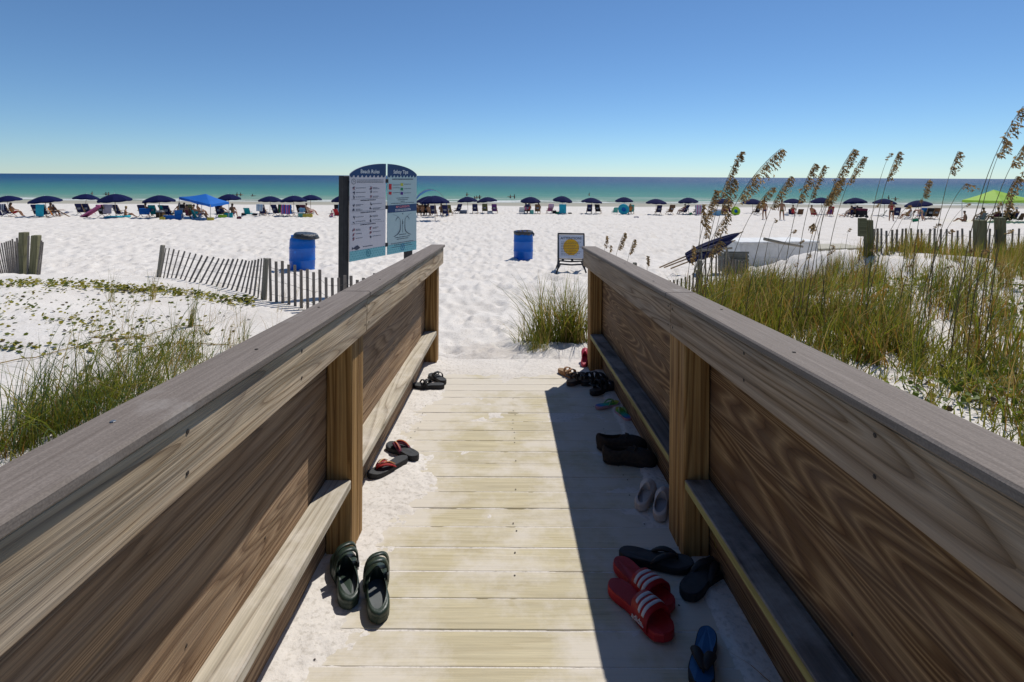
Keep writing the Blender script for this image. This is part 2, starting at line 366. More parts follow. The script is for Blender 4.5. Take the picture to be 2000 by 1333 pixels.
def build_sea():
    m, nt, p = newmat('sea_water'); L = nt.links.new
    g = nd(nt, 'ShaderNodeNewGeometry'); sp = nd(nt, 'ShaderNodeSeparateXYZ'); L(g.outputs['Position'], sp.inputs[0])
    mp = nd(nt, 'ShaderNodeMapping'); mp.inputs['Scale'].default_value = (0.006, 0.03, 1); L(g.outputs['Position'], mp.inputs[0])
    n = nd(nt, 'ShaderNodeTexNoise', i_Scale=1.0, i_Detail=5.0, i_Roughness=0.6); L(mp.outputs[0], n.inputs[0])
    # 100 / depth-distance gives an even spread of the colour bands: 1 at the shore, 0 at the horizon
    dv = nd(nt, 'ShaderNodeMath', operation='DIVIDE', i_0=95.0); L(sp.outputs[1], dv.inputs[1])
    ad = nd(nt, 'ShaderNodeMath', operation='MULTIPLY_ADD', i_1=0.26, i_2=-0.13); L(n.outputs[0], ad.inputs[0])
    mm = nd(nt, 'ShaderNodeMath', operation='MULTIPLY'); L(ad.outputs[0], mm.inputs[0]); L(dv.outputs[0], mm.inputs[1])
    sx = nd(nt, 'ShaderNodeMath', operation='ADD'); L(mm.outputs[0], sx.inputs[0]); L(dv.outputs[0], sx.inputs[1])
    r = ramp(nt, [(0.0, (0.010, 0.058, 0.155)), (0.16, (0.013, 0.085, 0.195)), (0.30, (0.022, 0.145, 0.225)), (0.50, (0.045, 0.235, 0.25)), (0.72, (0.115, 0.34, 0.29)), (0.86, (0.26, 0.43, 0.34)), (0.98, (0.38, 0.41, 0.32))])
    L(sx.outputs[0], r.inputs[0])
    # foam: thin broken lines of small breakers near the shore
    mf = nd(nt, 'ShaderNodeMapping'); mf.inputs['Scale'].default_value = (0.035, 0.5, 1); L(g.outputs['Position'], mf.inputs[0])
    nf = nd(nt, 'ShaderNodeTexNoise', i_Scale=1.0, i_Detail=5.0, i_Roughness=0.7); L(mf.outputs[0], nf.inputs[0])
    shore = nd(nt, 'ShaderNodeMapRange'); shore.inputs['From Min'].default_value = 0.55; shore.inputs['From Max'].default_value = 0.95; L(dv.outputs[0], shore.inputs[0])
    mq = nd(nt, 'ShaderNodeMath', operation='MULTIPLY_ADD', i_1=0.17); L(shore.outputs[0], mq.inputs[0]); L(nf.outputs[0], mq.inputs[2])
    rf = ramp(nt, [(0.66, (0, 0, 0)), (0.76, (0.8,) * 3)]); L(mq.outputs[0], rf.inputs[0])
    mx = nd(nt, 'ShaderNodeMix', data_type='RGBA'); L(rf.outputs[0], mx.inputs[0]); L(r.outputs[0], mx.inputs[6]); mx.inputs[7].default_value = (0.72, 0.74, 0.70, 1)
    L(mx.outputs[2], p.inputs['Base Color']); p.inputs['Roughness'].default_value = 0.28; p.inputs['Specular IOR Level'].default_value = 0.10
    # waves
    mb = nd(nt, 'ShaderNodeMapping'); mb.inputs['Scale'].default_value = (0.22, 0.75, 1); L(g.outputs['Position'], mb.inputs[0])
    nb = nd(nt, 'ShaderNodeTexNoise', i_Scale=1.0, i_Detail=8.0, i_Roughness=0.72); L(mb.outputs[0], nb.inputs[0])
    bn = bump(nt, p, nb.outputs[0], 1.0, 1.6)
    df = nd(nt, 'ShaderNodeBsdfDiffuse'); gl = nd(nt, 'ShaderNodeBsdfGlossy', i_Roughness=0.30); lw = nd(nt, 'ShaderNodeFresnel', i_IOR=1.15)
    L(mx.outputs[2], df.inputs[0]); L(bn.outputs[0], df.inputs['Normal']); L(bn.outputs[0], gl.inputs['Normal']); L(bn.outputs[0], lw.inputs['Normal'])
    cl = nd(nt, 'ShaderNodeMath', operation='MULTIPLY_ADD', i_1=0.18, i_2=0.045); L(lw.outputs[0], cl.inputs[0])
    ms = nd(nt, 'ShaderNodeMixShader'); L(cl.outputs[0], ms.inputs[0]); L(df.outputs[0], ms.inputs[1]); L(gl.outputs[0], ms.inputs[2]); L(ms.outputs[0], nt.nodes['Material Output'].inputs[0])
    ys = np.concatenate([np.linspace(88, 200, 60), np.geomspace(205, 26000, 40)]); xs = np.linspace(-1, 1, 41)
    Y, U = np.meshgrid(ys, xs, indexing='ij'); X = U * (250 + Y * 1.9); Z = np.full_like(X, -3.52) + 0.12 * np.exp(-((Y - 101 - 2.5 * np.sin(X * .05)) / 1.4) ** 2)
    V = np.stack([X, Y, Z], -1).reshape(-1, 3); i, j = np.meshgrid(np.arange(len(ys) - 1), np.arange(40), indexing='ij'); a0 = (i * 41 + j).ravel()
    F = np.stack([a0, a0 + 1, a0 + 42, a0 + 41], -1)
    tag(link('sea_water', npmesh('sea_water', V, F.ravel(), np.full(len(F), 4), [m], smooth=True)), kind='structure')
    # the small breaker running along the shore
    mb2 = MB(); fo = M('sea_foam', (0.80, 0.81, 0.79), (0.62, 0.66, 0.62), scale=2.0, rough=0.8, bmp=0.4)
    for seed, yc in ((1, 98.2), (2, 101.5), (3, 106.5)):
        x = -230.0
        while x < 230:
            ln = random.uniform(6, 26) * (1.0 if seed < 3 else .6); n = 10
            for q in range(n):
                xa = x + ln * q / n; xb = x + ln * (q + 1) / n; w0 = .55 * math.sin(math.pi * (q + .02) / n) * (1 if seed < 3 else .5) + .03; w1 = .55 * math.sin(math.pi * min(1, (q + 1.02) / n)) * (1 if seed < 3 else .5) + .03
                ya = yc + 1.2 * math.sin(xa * .045 + seed) + .3 * math.sin(xa * .31); yb = yc + 1.2 * math.sin(xb * .045 + seed) + .3 * math.sin(xb * .31)
                mb2.add([(xa, ya - w0, -3.50), (xb, yb - w1, -3.50), (xb, yb, -3.50 + .22 * w1 + .02), (xa, ya, -3.50 + .22 * w0 + .02), (xa, ya + w0, -3.50), (xb, yb + w1, -3.50)], [(0, 1, 2, 3), (3, 2, 5, 4)])
            x += ln + random.uniform(0, 8) * (1 if seed == 1 else 3.5)
    tag(mb2.build('breaking_wave_foam', fo), kind='stuff')
build_sea()
# ------------------------------------------------------------------ boardwalk
W_POST = wood('treated_post_wood', [(0, (0.193, 0.092, 0.023)), (.35, (0.386, 0.216, 0.074)), (.8, (0.502, 0.313, 0.125)), (1, (0.290, 0.152, 0.047))], scale=(.3, 16, 16), k=8, fibre=.45, stain=.4, stain_c=(0.155, 0.101, 0.055))
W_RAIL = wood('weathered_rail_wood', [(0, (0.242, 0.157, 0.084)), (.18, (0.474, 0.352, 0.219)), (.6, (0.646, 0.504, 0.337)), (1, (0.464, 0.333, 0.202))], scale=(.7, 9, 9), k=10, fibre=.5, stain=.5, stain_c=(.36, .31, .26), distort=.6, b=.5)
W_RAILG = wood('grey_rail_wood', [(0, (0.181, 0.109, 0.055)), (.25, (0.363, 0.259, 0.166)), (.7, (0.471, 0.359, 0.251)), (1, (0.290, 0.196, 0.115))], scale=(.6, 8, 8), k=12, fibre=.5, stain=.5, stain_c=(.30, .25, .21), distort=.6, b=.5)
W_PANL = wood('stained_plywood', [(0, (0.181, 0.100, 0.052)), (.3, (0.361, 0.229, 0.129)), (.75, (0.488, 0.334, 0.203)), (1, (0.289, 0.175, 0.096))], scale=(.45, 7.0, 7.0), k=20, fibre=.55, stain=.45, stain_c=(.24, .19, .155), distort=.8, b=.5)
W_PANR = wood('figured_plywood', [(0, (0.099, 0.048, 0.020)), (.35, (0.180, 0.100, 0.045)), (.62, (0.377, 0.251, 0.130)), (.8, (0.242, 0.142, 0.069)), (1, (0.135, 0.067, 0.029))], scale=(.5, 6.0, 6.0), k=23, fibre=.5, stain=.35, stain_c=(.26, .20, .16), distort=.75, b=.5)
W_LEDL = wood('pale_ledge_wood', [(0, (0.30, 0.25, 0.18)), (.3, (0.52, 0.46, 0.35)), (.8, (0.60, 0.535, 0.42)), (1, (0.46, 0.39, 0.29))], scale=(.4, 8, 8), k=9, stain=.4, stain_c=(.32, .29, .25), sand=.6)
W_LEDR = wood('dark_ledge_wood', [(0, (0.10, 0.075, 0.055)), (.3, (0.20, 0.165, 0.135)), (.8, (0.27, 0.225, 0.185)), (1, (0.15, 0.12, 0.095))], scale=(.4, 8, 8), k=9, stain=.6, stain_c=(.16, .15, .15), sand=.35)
W_ALG = wood('algae_edge_wood', [(0, (0.20, 0.19, 0.07)), (.5, (0.38, 0.36, 0.15)), (1, (0.30, 0.28, 0.13))], scale=(.4, 8, 8), k=7, stain=.3, stain_c=(.2, .2, .08))
W_PLANK = wood('deck_plank_wood', [(0, (0.51, 0.44, 0.285)), (.3, (0.57, 0.50, 0.33)), (.8, (0.60, 0.53, 0.355)), (1, (0.545, 0.475, 0.315))], scale=(.45, 14, 14), k=7, fibre=.25, stain=.35, stain_c=(.40, .355, .27), sand=.75, b=.25)
def composite():
    m, nt, p = newmat('composite_cap'); L = nt.links.new
    mp = coords(nt, (3, 110, 110)); n = nd(nt, 'ShaderNodeTexNoise', i_Scale=1.0, i_Detail=6.0, i_Roughness=.75); L(mp.outputs[0], n.inputs[0])
    g = nd(nt, 'ShaderNodeNewGeometry'); n2 = nd(nt, 'ShaderNodeTexNoise', i_Scale=260.0, i_Detail=2.0); L(g.outputs['Position'], n2.inputs[0])
    n3 = nd(nt, 'ShaderNodeTexNoise', i_Scale=2.3, i_Detail=6.0, i_Roughness=.68); L(g.outputs['Position'], n3.inputs[0])
    r = ramp(nt, [(.3, (.140, .112, .092)), (.5, (.190, .157, .132)), (.7, (.25, .21, .18))]); L(n.outputs[0], r.inputs[0])
    r2 = ramp(nt, [(.35, (.88,) * 3), (.65, (1.10,) * 3)]); L(n2.outputs[0], r2.inputs[0])
    mu = nd(nt, 'ShaderNodeMix', data_type='RGBA', blend_type='MULTIPLY'); mu.inputs[0].default_value = 1; L(r.outputs[0], mu.inputs[6]); L(r2.outputs[0], mu.inputs[7])
    r3 = ramp(nt, [(.60, (0, 0, 0)), (.80, (.55,) * 3)]); L(n3.outputs[0], r3.inputs[0])
    mx = nd(nt, 'ShaderNodeMix', data_type='RGBA'); L(r3.outputs[0], mx.inputs[0]); L(mu.outputs[2], mx.inputs[6]); mx.inputs[7].default_value = (.5, .47, .44, 1)
    L(mx.outputs[2], p.inputs['Base Color']); p.inputs['Roughness'].default_value = .75; p.inputs['Specular IOR Level'].default_value = .25
    bump(nt, p, n2.outputs[0], .25, .002); return m
CAPM = composite()
STEEL = M('screw_steel', (.38, .38, .37), (.2, .2, .2), 60, .35, .5, 0, metal=.8)
DARKSCREW = M('rusty_screw', (.06, .045, .035), None, 60, .7)

deck_o = empty('boardwalk', 'sand-dusted wooden boardwalk floor of cross planks sloping down to the beach', 'boardwalk', (0, 2, deck_z(2)))
plank_y = 1.656 - .1445 * 14
PW = .1445; k = 0
while plank_y < 4.75:
    y0 = plank_y + .002; y1 = plank_y + PW - .002 + random.uniform(-.001, .001)
    yc = (y0 + y1) / 2; dz = random.uniform(-.0015, .0015); sl = math.atan(SLOPE)
    o = MB().box((-.735, -(y1 - y0) / 2, -.036), (.735, (y1 - y0) / 2, 0), b=.003).build('plank', W_PLANK, deck_o)
    o.location = Vector((random.uniform(-.006, .006), yc, deck_z(yc) + dz)) - Vector(deck_o.location); o.rotation_euler = (-sl + random.uniform(-.003, .003), 0, random.uniform(-.0012, .0012))
    plank_y += PW; k += 1
for x in (-.62, 0.02, .62):
    bar('joist', (x, -.3, deck_z(-.3) - .12), (x, 4.74, deck_z(4.74) - .12), .04, .14, W_POST, deck_o)
sc = MB()
for q in range(k):
    yc = 1.656 - .1445 * 14 + PW * (q + .5)
    for x in (-.62, .02, .62):
        for s in (-1, 1):
            if random.random() < .45:
                xx = x + random.uniform(-.012, .012); yy = yc + s * .045 + random.uniform(-.006, .006); z = deck_z(yy) + .0022
                sc.add([(xx + .0042 * math.cos(t), yy + .0042 * math.sin(t), z) for t in [i * math.pi / 3 for i in range(6)]], [(0, 1, 2, 3, 4, 5)])
o = sc.build('screws', DARKSCREW, deck_o); o.location = -Vector(deck_o.location); tag(o, kind='stuff')

XL = lambda y: -.667 - .0047 * (y - 2.17)
XR = lambda y: .728 - .0115 * (y - 2.17)
def railing(side):
    s = -1 if side == 'L' else 1
    X = XL if s < 0 else XR
    root = empty('wooden_railing', 'sunlit left railing with composite cap rail and plywood side panel' if s < 0 else 'shaded right railing with composite cap rail and figured plywood panel', 'railing', (X(2.2), 2.2, deck_z(2.2)))
    def P(off, y, h): return Vector((X(y) + s * off, y, deck_z(y) + h))
    YN, YE = -0.55, (4.88 if s < 0 else 4.77)
    mids = (2.176, 2.345) if s < 0 else (2.17, 2.375)
    ends = (4.725, YE - .02) if s < 0 else (4.60, YE - .015)
    HT = 1.098
    # posts: doubled at the middle, single at the far end, one near the camera
    def post(y0, y1):
        xc = X((y0 + y1) / 2)
        o = MB().box((-.054, -(y1 - y0) / 2, -.45), (.054, (y1 - y0) / 2, HT - .027), b=.006).build('post', W_POST, root)
        # board grain must follow the height of the post: rotate the box so that local X is vertical
        me = o.data
        for v in me.vertices: c = v.co.copy(); v.co = (c.z, c.x, c.y)
        Rm = Matrix(((0, 1, 0, 0), (0, 0, 1, 0), (1, 0, 0, 0), (0, 0, 0, 1)))
        Rm.translation = Vector((xc + s * .054, (y0 + y1) / 2, deck_z((y0 + y1) / 2)))
        o.matrix_basis = root.matrix_basis.inverted() @ Rm
    ym = (mids[0] + mids[1]) / 2 + (0 if s < 0 else -.03)
    post(mids[0], ym - .001); post(ym + .002, mids[1]); post(ends[0], ends[1]); post(-.5, -.36)
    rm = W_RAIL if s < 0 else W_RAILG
    # face boards nailed to the inner side of the posts, butted at the middle post
    for y0, y1 in ((YN, ym - .0015), (ym + .0015, YE)):
        o = bar('face_board', P(-.020, y0, HT - .103), P(-.020, y1, HT - .103), .148, .036, rm, root, up=(-s, 0, 0), b=.004)
    cw = .132; co = .014
    capm = ym + (.0 if s < 0 else .03)
    for y0, y1 in ((YN, capm - .001), (capm + .001, YE + .012)):
        o = bar('cap_board', P(co, y0, HT - .0125), P(co, y1, HT - .0125), cw, .025, CAPM, root, up=(0, SLOPE, 1), b=.005)
    # outer face board seen as the inner side's twin
    bar('outer_board', P(.134, YN, HT - .125), P(.134, YE, HT - .125), .14, .012, rm, root, up=(-s, 0, 0), b=.003)
    for y0, y1 in ((-.36, mids[0] - .002), (mids[1] + .002, ends[0] - .002)):
        bar('light_leak_filler', P(.07, y0, HT - .062), P(.07, y1, HT - .062), .08, .034, W_POST, root, up=(0, SLOPE, 1), b=.003)  # added unseen filler that stops sun leaking between cap and panel
    # plywood panel behind the posts
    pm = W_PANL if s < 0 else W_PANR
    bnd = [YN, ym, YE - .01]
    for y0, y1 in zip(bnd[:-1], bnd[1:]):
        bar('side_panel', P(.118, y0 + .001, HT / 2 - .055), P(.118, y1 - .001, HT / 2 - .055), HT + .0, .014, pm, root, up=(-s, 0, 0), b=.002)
    for yy in list(np.arange(.5, 2.0, .38)) + list(np.arange(2.6, 4.4, .38)):
        for h in (.42, .86):
            p = P(.1098, float(yy) + random.uniform(-.05, .05), h); MB().lathe([(0.0001, .001), (.0035, .0008), (.0045, 0)], 8).build('screw', DARKSCREW, root, loc=p - Vector(root.location), rot=(0, -s * math.pi / 2, 0))
    # ledge boards between the posts
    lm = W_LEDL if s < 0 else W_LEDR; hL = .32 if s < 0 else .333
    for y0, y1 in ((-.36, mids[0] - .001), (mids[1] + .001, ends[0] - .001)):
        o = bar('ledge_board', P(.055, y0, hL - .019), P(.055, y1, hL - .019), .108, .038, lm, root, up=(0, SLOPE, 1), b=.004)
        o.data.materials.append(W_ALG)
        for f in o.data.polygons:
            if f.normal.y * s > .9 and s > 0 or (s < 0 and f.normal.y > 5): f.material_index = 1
    # screws
    for y, x, mat in ((.72 if s > 0 else .9, .03, STEEL), (1.35, .0, DARKSCREW), (1.9, .04, DARKSCREW), (2.6, -.01, DARKSCREW), (3.4, .03, DARKSCREW)):
        p = P(x, y, HT + .0012); MB().lathe([(0.0001, .0012), (.004, .001), (.005, 0)], 8).build('screw', mat, root, loc=p - Vector(root.location))
    for yb in (ym - .03, ym + .03, ym - .03, ym + .03, 1.0, 1.55, ends[0] + .06):
        for h in ((HT - .06), (HT - .14)):
            p = P(-.0386, yb, h); o = MB().lathe([(0.0001, .0012), (.004, .001), (.005, 0)], 8).build('screw', DARKSCREW, root, loc=p - Vector(root.location), rot=(0, -s * math.pi / 2, 0))
    return root
railing('L'); railing('R')

def drift():
    """sand blown over the planks: a fine sheet that dives below the boards where they are bare"""
    xs = np.arange(-.80, .88, .0105); ys = np.concatenate([np.arange(.9, 3.2, .0105), np.arange(3.2, 4.93, .016)])
    Y, X = np.meshgrid(ys, xs, indexing='ij')
    n = fbm(X * 2.6, Y * 1.7, 61, 5, .55); n2 = fbm(X * 9, Y * 9, 71, 4, .6); n3 = fbm(X * 30, Y * 30, 81, 3)
    wv = .10 * (fbm(Y * 2.2, Y * 0 + 3, 5, 3) - .5) + .09 * (n2 - .5)
    edge = .665 - .23 * np.exp(-((Y - 2.62) / .48) ** 2) - .10 * np.exp(-((Y - 2.0) / .25) ** 2) - .10 * sm(Y, 3.2, 4.2) - .05 * (Y < 1.9)
    n4 = fbm(X * 55, Y * 55, 91, 2); left = sm(-X + wv + .10 * (n3 - .5) + .08 * (n4 - .5), edge - .07, edge + .16)
    right = sm(X + wv * .3, .715, .76)
    film = .5 * np.exp(-((X - .62) / .16) ** 2) * sm(Y, 2.1, 2.6) * (1 - sm(Y, 3.6, 4.3))
    far = sm(Y + .5 * (fbm(X * 3, Y * 3, 63, 3) - .5), 4.25, 4.75)
    core = np.exp(-((X + .12) / .22) ** 2) * sm(Y, 2.2, 3.5)
    th = -.0035 + .017 * left * (.35 + n) + .015 * right + .0035 * film * (n2 * 2) + .018 * far * (.4 + n) + .007 * (n - .56) + .0062 * (n2 - .55) * (1 + .8 * core) - .012 * np.exp(-((X - .03) / .045) ** 2) * sm(Y, 2.2, 2.8) * (1 - sm(Y, 4.3, 4.5)) + .0014 * (n3 - .5)
    th = np.where(th > 0, th, np.maximum(th * .7, -.0025 - .008 * sm(n2, .40, .30)))
    Z = deck_z(Y) + th + .0005
    outside = np.abs(X) > .735
    Z = np.where(outside, np.maximum(Z, deck_z(Y) - .008 + .01 * n), Z)
    Z = Z - .05 * sm(Y, 4.9, 5.2) * 0
    V = np.stack([X, Y, Z], -1).reshape(-1, 3); nx = len(xs); i, j = np.meshgrid(np.arange(len(ys) - 1), np.arange(nx - 1), indexing='ij'); a0 = (i * nx + j).ravel()
    F = np.stack([a0, a0 + 1, a0 + nx + 1, a0 + nx], -1)
    tag(link('drifted_sand', npmesh('drifted_sand', V, F.ravel(), np.full(len(F), 4), [sand_mat('drift_sand', False)], smooth=True)), kind='structure')
drift()

# ------------------------------------------------------------------ text helper
def text_mesh(txt, size, bold=0.0):
    c = bpy.data.curves.new('lettering', 'FONT'); c.body = txt; c.size = size; c.align_x = 'CENTER'; c.align_y = 'CENTER'; c.offset = bold; c.resolution_u = 2
    o = bpy.data.objects.new('tmp', c); COL.objects.link(o); dg = bpy.context.evaluated_depsgraph_get(); me = bpy.data.meshes.new_from_object(o.evaluated_get(dg))
    bpy.data.objects.remove(o); bpy.data.curves.remove(c); me.name = 'lettering'; me.materials.clear(); return me

# ------------------------------------------------------------------ beach rules sign
def big_sign():
    A = Vector((onY(683, 7.55).x, 7.55, 0)); B = Vector((onY(813.5, 8.85).x, 8.85, 0))
    zt = atY(683, 342.5, 7.55).z; hgt = 1.265; d = (B - A); W_ = d.length; ang = math.atan2(d.y, d.x)
    gz = float(gh(A.x, A.y))
    root = empty('information_sign', 'arched two-panel beach rules and safety tips sign on dark posts behind left railing', 'sign', (A.x, A.y, gz), ang)
    BLK = M('charcoal_sign_post', (.035, .033, .036), (.02, .02, .022), 12, .65, .3, .2)
    NAVY = M('sign_navy', (.008, .05, .16), (.006, .04, .13), 3, .45, .35, 0)
    PALE = M('sign_pale_lilac', (.58, .56, .60), (.55, .53, .57), 3, .4, .4, 0)
    AQUA = M('sign_pale_aqua', (.40, .52, .54), (.37, .49, .51), 3, .4, .4, 0)
    TEAL = M('sign_teal_band', (.20, .50, .54), (.16, .44, .50), 30, .4, .4, 0)
    INK = M('sign_ink', (.06, .07, .11), None, 20, .5, .3, 0); RED = M('sign_red', (.55, .02, .03), None, 9, .5, .3, 0)
    YEL = M('sign_yellow', (.55, .55, .05), None, 9, .5, .3, 0); GRN = M('sign_green', (.02, .22, .10), None, 9, .5, .3, 0); PUR = M('sign_purple', (.08, .02, .22), None, 9, .5, .3, 0)
    WHT = M('sign_white', (.75, .78, .80), None, 9, .5, .3, 0); TINK = M('sign_teal_ink', (.05, .26, .34), None, 9, .5, .3, 0)
    z1 = zt - gz; z0 = z1 - hgt
    # posts stand behind the panels
    for x, z_top in ((-.035, z1 - .01), (W_ - .115, z1 - .05)):
        MB().box((x - .055, .03, -.5), (x + .055, .135, z_top), b=.006).build('post', BLK, root)
    gap = .022; xm = W_ * .513
    for (xa, xb, face, title) in ((0, xm - gap, PALE, 'Beach Rules'), (xm + gap, W_, AQUA, 'Safety Tips')):
        # the panel outline: rectangle with a quarter of the arch on top
        def arch(x): return .245 * math.sqrt(max(0, 1 - (abs(x - W_ / 2) / (W_ / 2 * 1.06)) ** 2)) - .245 * math.sqrt(1 - (1 / 1.06) ** 2) + .02
        n = 16; top = [(xa + (xb - xa) * i / n, z1 + arch(xa + (xb - xa) * i / n)) for i in range(n + 1)]
        pts = [(xa, z0), (xb, z0)] + top[::-1]
        mb = MB(); m_ = len(pts)
        mb.add([(x, 0, z) for x, z in pts] + [(x, .012, z) for x, z in pts], [tuple(range(m_)), tuple(range(2 * m_ - 1, m_ - 1, -1))] + [(i, (i + 1) % m_, (i + 1) % m_ + m_, i + m_) for i in range(m_)])
        pan = mb.build('sign_panel', face, root)
        def flat(nm, polys, mat, y=-.002, mats=None):
            q = MB()
            for pl in polys: q.add([(x, y, z) for x, z in pl], [tuple(range(len(pl)))])
            o = q.build(nm, mat, pan)
            if len(polys) > 1: tag(o, kind='stuff')
            return o
        # navy head with a scalloped wave edge
        polys = []
        for i in range(n):
            (x0, t0), (x1, t1) = top[i], top[i + 1]; polys.append([(x0 + (.0), z1 - .0), (x1, z1 - .0), (x1, t1 - .004), (x0, t0 - .004)])
        nw = 9 if face is PALE else 9
        for i in range(nw):
            xw = xa + (xb - xa) * i / nw; ww = (xb - xa) / nw
            polys.append([(xw, z1), (xw + ww * .12, z1 - .026), (xw + ww * .35, z1 - .036), (xw + ww * .62, z1 - .026), (xw + ww * .8, z1 - .006), (xw + ww, z1)])
        flat('navy_header', polys, NAVY)
        # wave-patterned foot band
        flat('wave_band', [[(xa, z0), (xb, z0), (xb, z0 + .15), (xa, z0 + .15)]], TEAL)
        polys = []
        for r_ in range(4):
            for i in range(13):
                cx = xa + .03 + (xb - xa - .05) * (i + .5 * (r_ % 2)) / 13; cz = z0 + .025 + r_ * .036
                if cx + .02 < xb: polys.append([(cx - .018, cz), (cx, cz + .016), (cx + .018, cz + .004), (cx, cz + .006)])
        cxm = (xa + xb) / 2
        flat('wave_marks', polys, TINK, -.0035)
        seal = []
        for i in range(20):
            t0 = 2 * math.pi * i / 20; t1 = 2 * math.pi * (i + 1) / 20
            seal.append([(cxm + .05 * math.cos(t0), z0 + .085 + .055 * math.sin(t0)), (cxm + .05 * math.cos(t1), z0 + .085 + .055 * math.sin(t1)), (cxm + .038 * math.cos(t1), z0 + .085 + .043 * math.sin(t1)), (cxm + .038 * math.cos(t0), z0 + .085 + .043 * math.sin(t0))])
        seal += [[(cxm - .025 + i * .0125, z0 + .065), (cxm - .02 + i * .0125, z0 + .065), (cxm - .008 + i * .006, z0 + .11), (cxm - .012 + i * .006, z0 + .11)] for i in range(4)]
        flat('round_seal', seal, M('sign_blue', (.03, .17, .36), None, 9, .5, .3, 0) if face is AQUA else TINK, -.005)
        me = text_mesh(title, .082, .0015); me.materials.append(WHT); link('lettering', me, pan, (cxm + (.03 if face is PALE else -.05), -.004, z1 + .055), (math.pi / 2, 0, 0))
        ink = []; rnd = random.Random(5 if face is PALE else 6)
        def line(x, z, w, h=.006): ink.append([(x, z), (x + w, z), (x + w, z + h), (x, z + h)])
        def words(x, z, w, h=.007):
            e = x
            while e < x + w:
                l = rnd.uniform(.012, .035); line(e, z, min(l, x + w - e), h); e += l + .006
        wd = xb - xa
        if face is PALE:
            ring = []
            for i in range(14):
                t0 = 2 * math.pi * i / 14; t1 = 2 * math.pi * (i + 1) / 14; cx, cz = xa + .07, z1 - .095
                ring.append([(cx + .042 * math.cos(t0), cz + .042 * math.sin(t0)), (cx + .042 * math.cos(t1), cz + .042 * math.sin(t1)), (cx + .036 * math.cos(t1), cz + .036 * math.sin(t1)), (cx + .036 * math.cos(t0), cz + .036 * math.sin(t0))])
            ring.append([(cx - .003, cz - .004), (cx + .003, cz - .004), (cx + .003, cz + .024), (cx - .003, cz + .024)]); ring.append([(cx, cz - .003), (cx + .02, cz - .003), (cx + .02, cz + .003), (cx, cz + .003)])
            ink += ring
            for q in range(3): words(xa + .135, z1 - .075 - q * .02, wd - .19)
            def icon(x, z, red=False):
                for _ in range(3):
                    cx, cz = x + rnd.uniform(-.012, .012), z + rnd.uniform(-.014, .014); a0 = rnd.uniform(0, 3.1); l = rnd.uniform(.012, .022); w = rnd.uniform(.004, .008)
                    c_, s_ = math.cos(a0), math.sin(a0); ink.append([(cx - l * c_ - w * s_, cz - l * s_ + w * c_), (cx + l * c_ - w * s_, cz + l * s_ + w * c_), (cx + l * c_ + w * s_, cz + l * s_ - w * c_), (cx - l * c_ + w * s_, cz - l * s_ - w * c_)])
            reds = []
            zz = z1 - .195
            for block, (rows, head) in enumerate(((3, True), (2, True), (2, True), (3, False))):
                for r_ in range(rows):
                    for cx0 in (xa + .075, xa + .075 + wd * .46):
                        icon(cx0, zz)
                        words(cx0 + .04, zz, rnd.uniform(.08, .2)); 
                        if rnd.random() < .5: words(cx0 + .04, zz - .016, rnd.uniform(.08, .18))
                        if block in (0, 3) and rnd.random() < .6: reds.append([(cx0 - .022, zz - .022), (cx0 - .017, zz - .025), (cx0 + .022, zz + .02), (cx0 + .018, zz + .025)])
                    zz -= .066
                if head:
                    line(xa + .03, zz + .035, wd - .06, .0025); words(xa + wd * .28, zz + .008, wd * .42, .013); zz -= .05
            fish = [(xa + .04, z0 + .165), (xa + .045, z0 + .21), (xa + .075, z0 + .19), (xa + .115, z0 + .215), (xa + .15, z0 + .225), (xa + .19, z0 + .20), (xa + .205, z0 + .188), (xa + .18, z0 + .17), (xa + .14, z0 + .155), (xa + .11, z0 + .165), (xa + .075, z0 + .18)]
            ink.append(fish); words(xa + .26, z0 + .185, .2, .01); flat('prohibition_marks', reds, RED, -.0055)
        else:
            words(xa + .1, z1 - .07, wd - .2, .015)
            for (fx, fz, mt) in ((.055, .16, RED), (.055, .205, RED), (.055, .285, RED), (.33, .15, YEL), (.33, .225, GRN), (.33, .295, PUR)):
                flat('warning_flag', [[(xa + fx - .035, z1 - fz - .02), (xa + fx + .028, z1 - fz - .026), (xa + fx + .032, z1 - fz + .02), (xa + fx - .03, z1 - fz + .024)]], mt, -.004)
                words(xa + fx + .055, z1 - fz, .17); 
            for q, w in enumerate((.3, .24, .1, .56)): words(cxm - w / 2, z1 - .375 - q * .028, w, .009)
            zb = z1 - .50
            flat('navy_band', [[(xa, zb - .10), (xb, zb - .10), (xb, zb + .02), (xa, zb + .02)]], NAVY)
            me = text_mesh('RIP CURRENTS', .05, .001); me.materials.append(M('sign_pink', (.75, .25, .28), None, 9, .5, .3, 0)); link('lettering', me, pan, (cxm, -.004, zb - .015), (math.pi / 2, 0, 0))
            wq = []
            for q in range(2):
                e = cxm - .18
                while e < cxm + .18: l = rnd.uniform(.015, .04); wq.append([(e, zb - .06 - q * .02), (e + l, zb - .06 - q * .02), (e + l, zb - .051 - q * .02), (e, zb - .051 - q * .02)]); e += l + .007
            flat('small_print', wq, WHT, -.004)
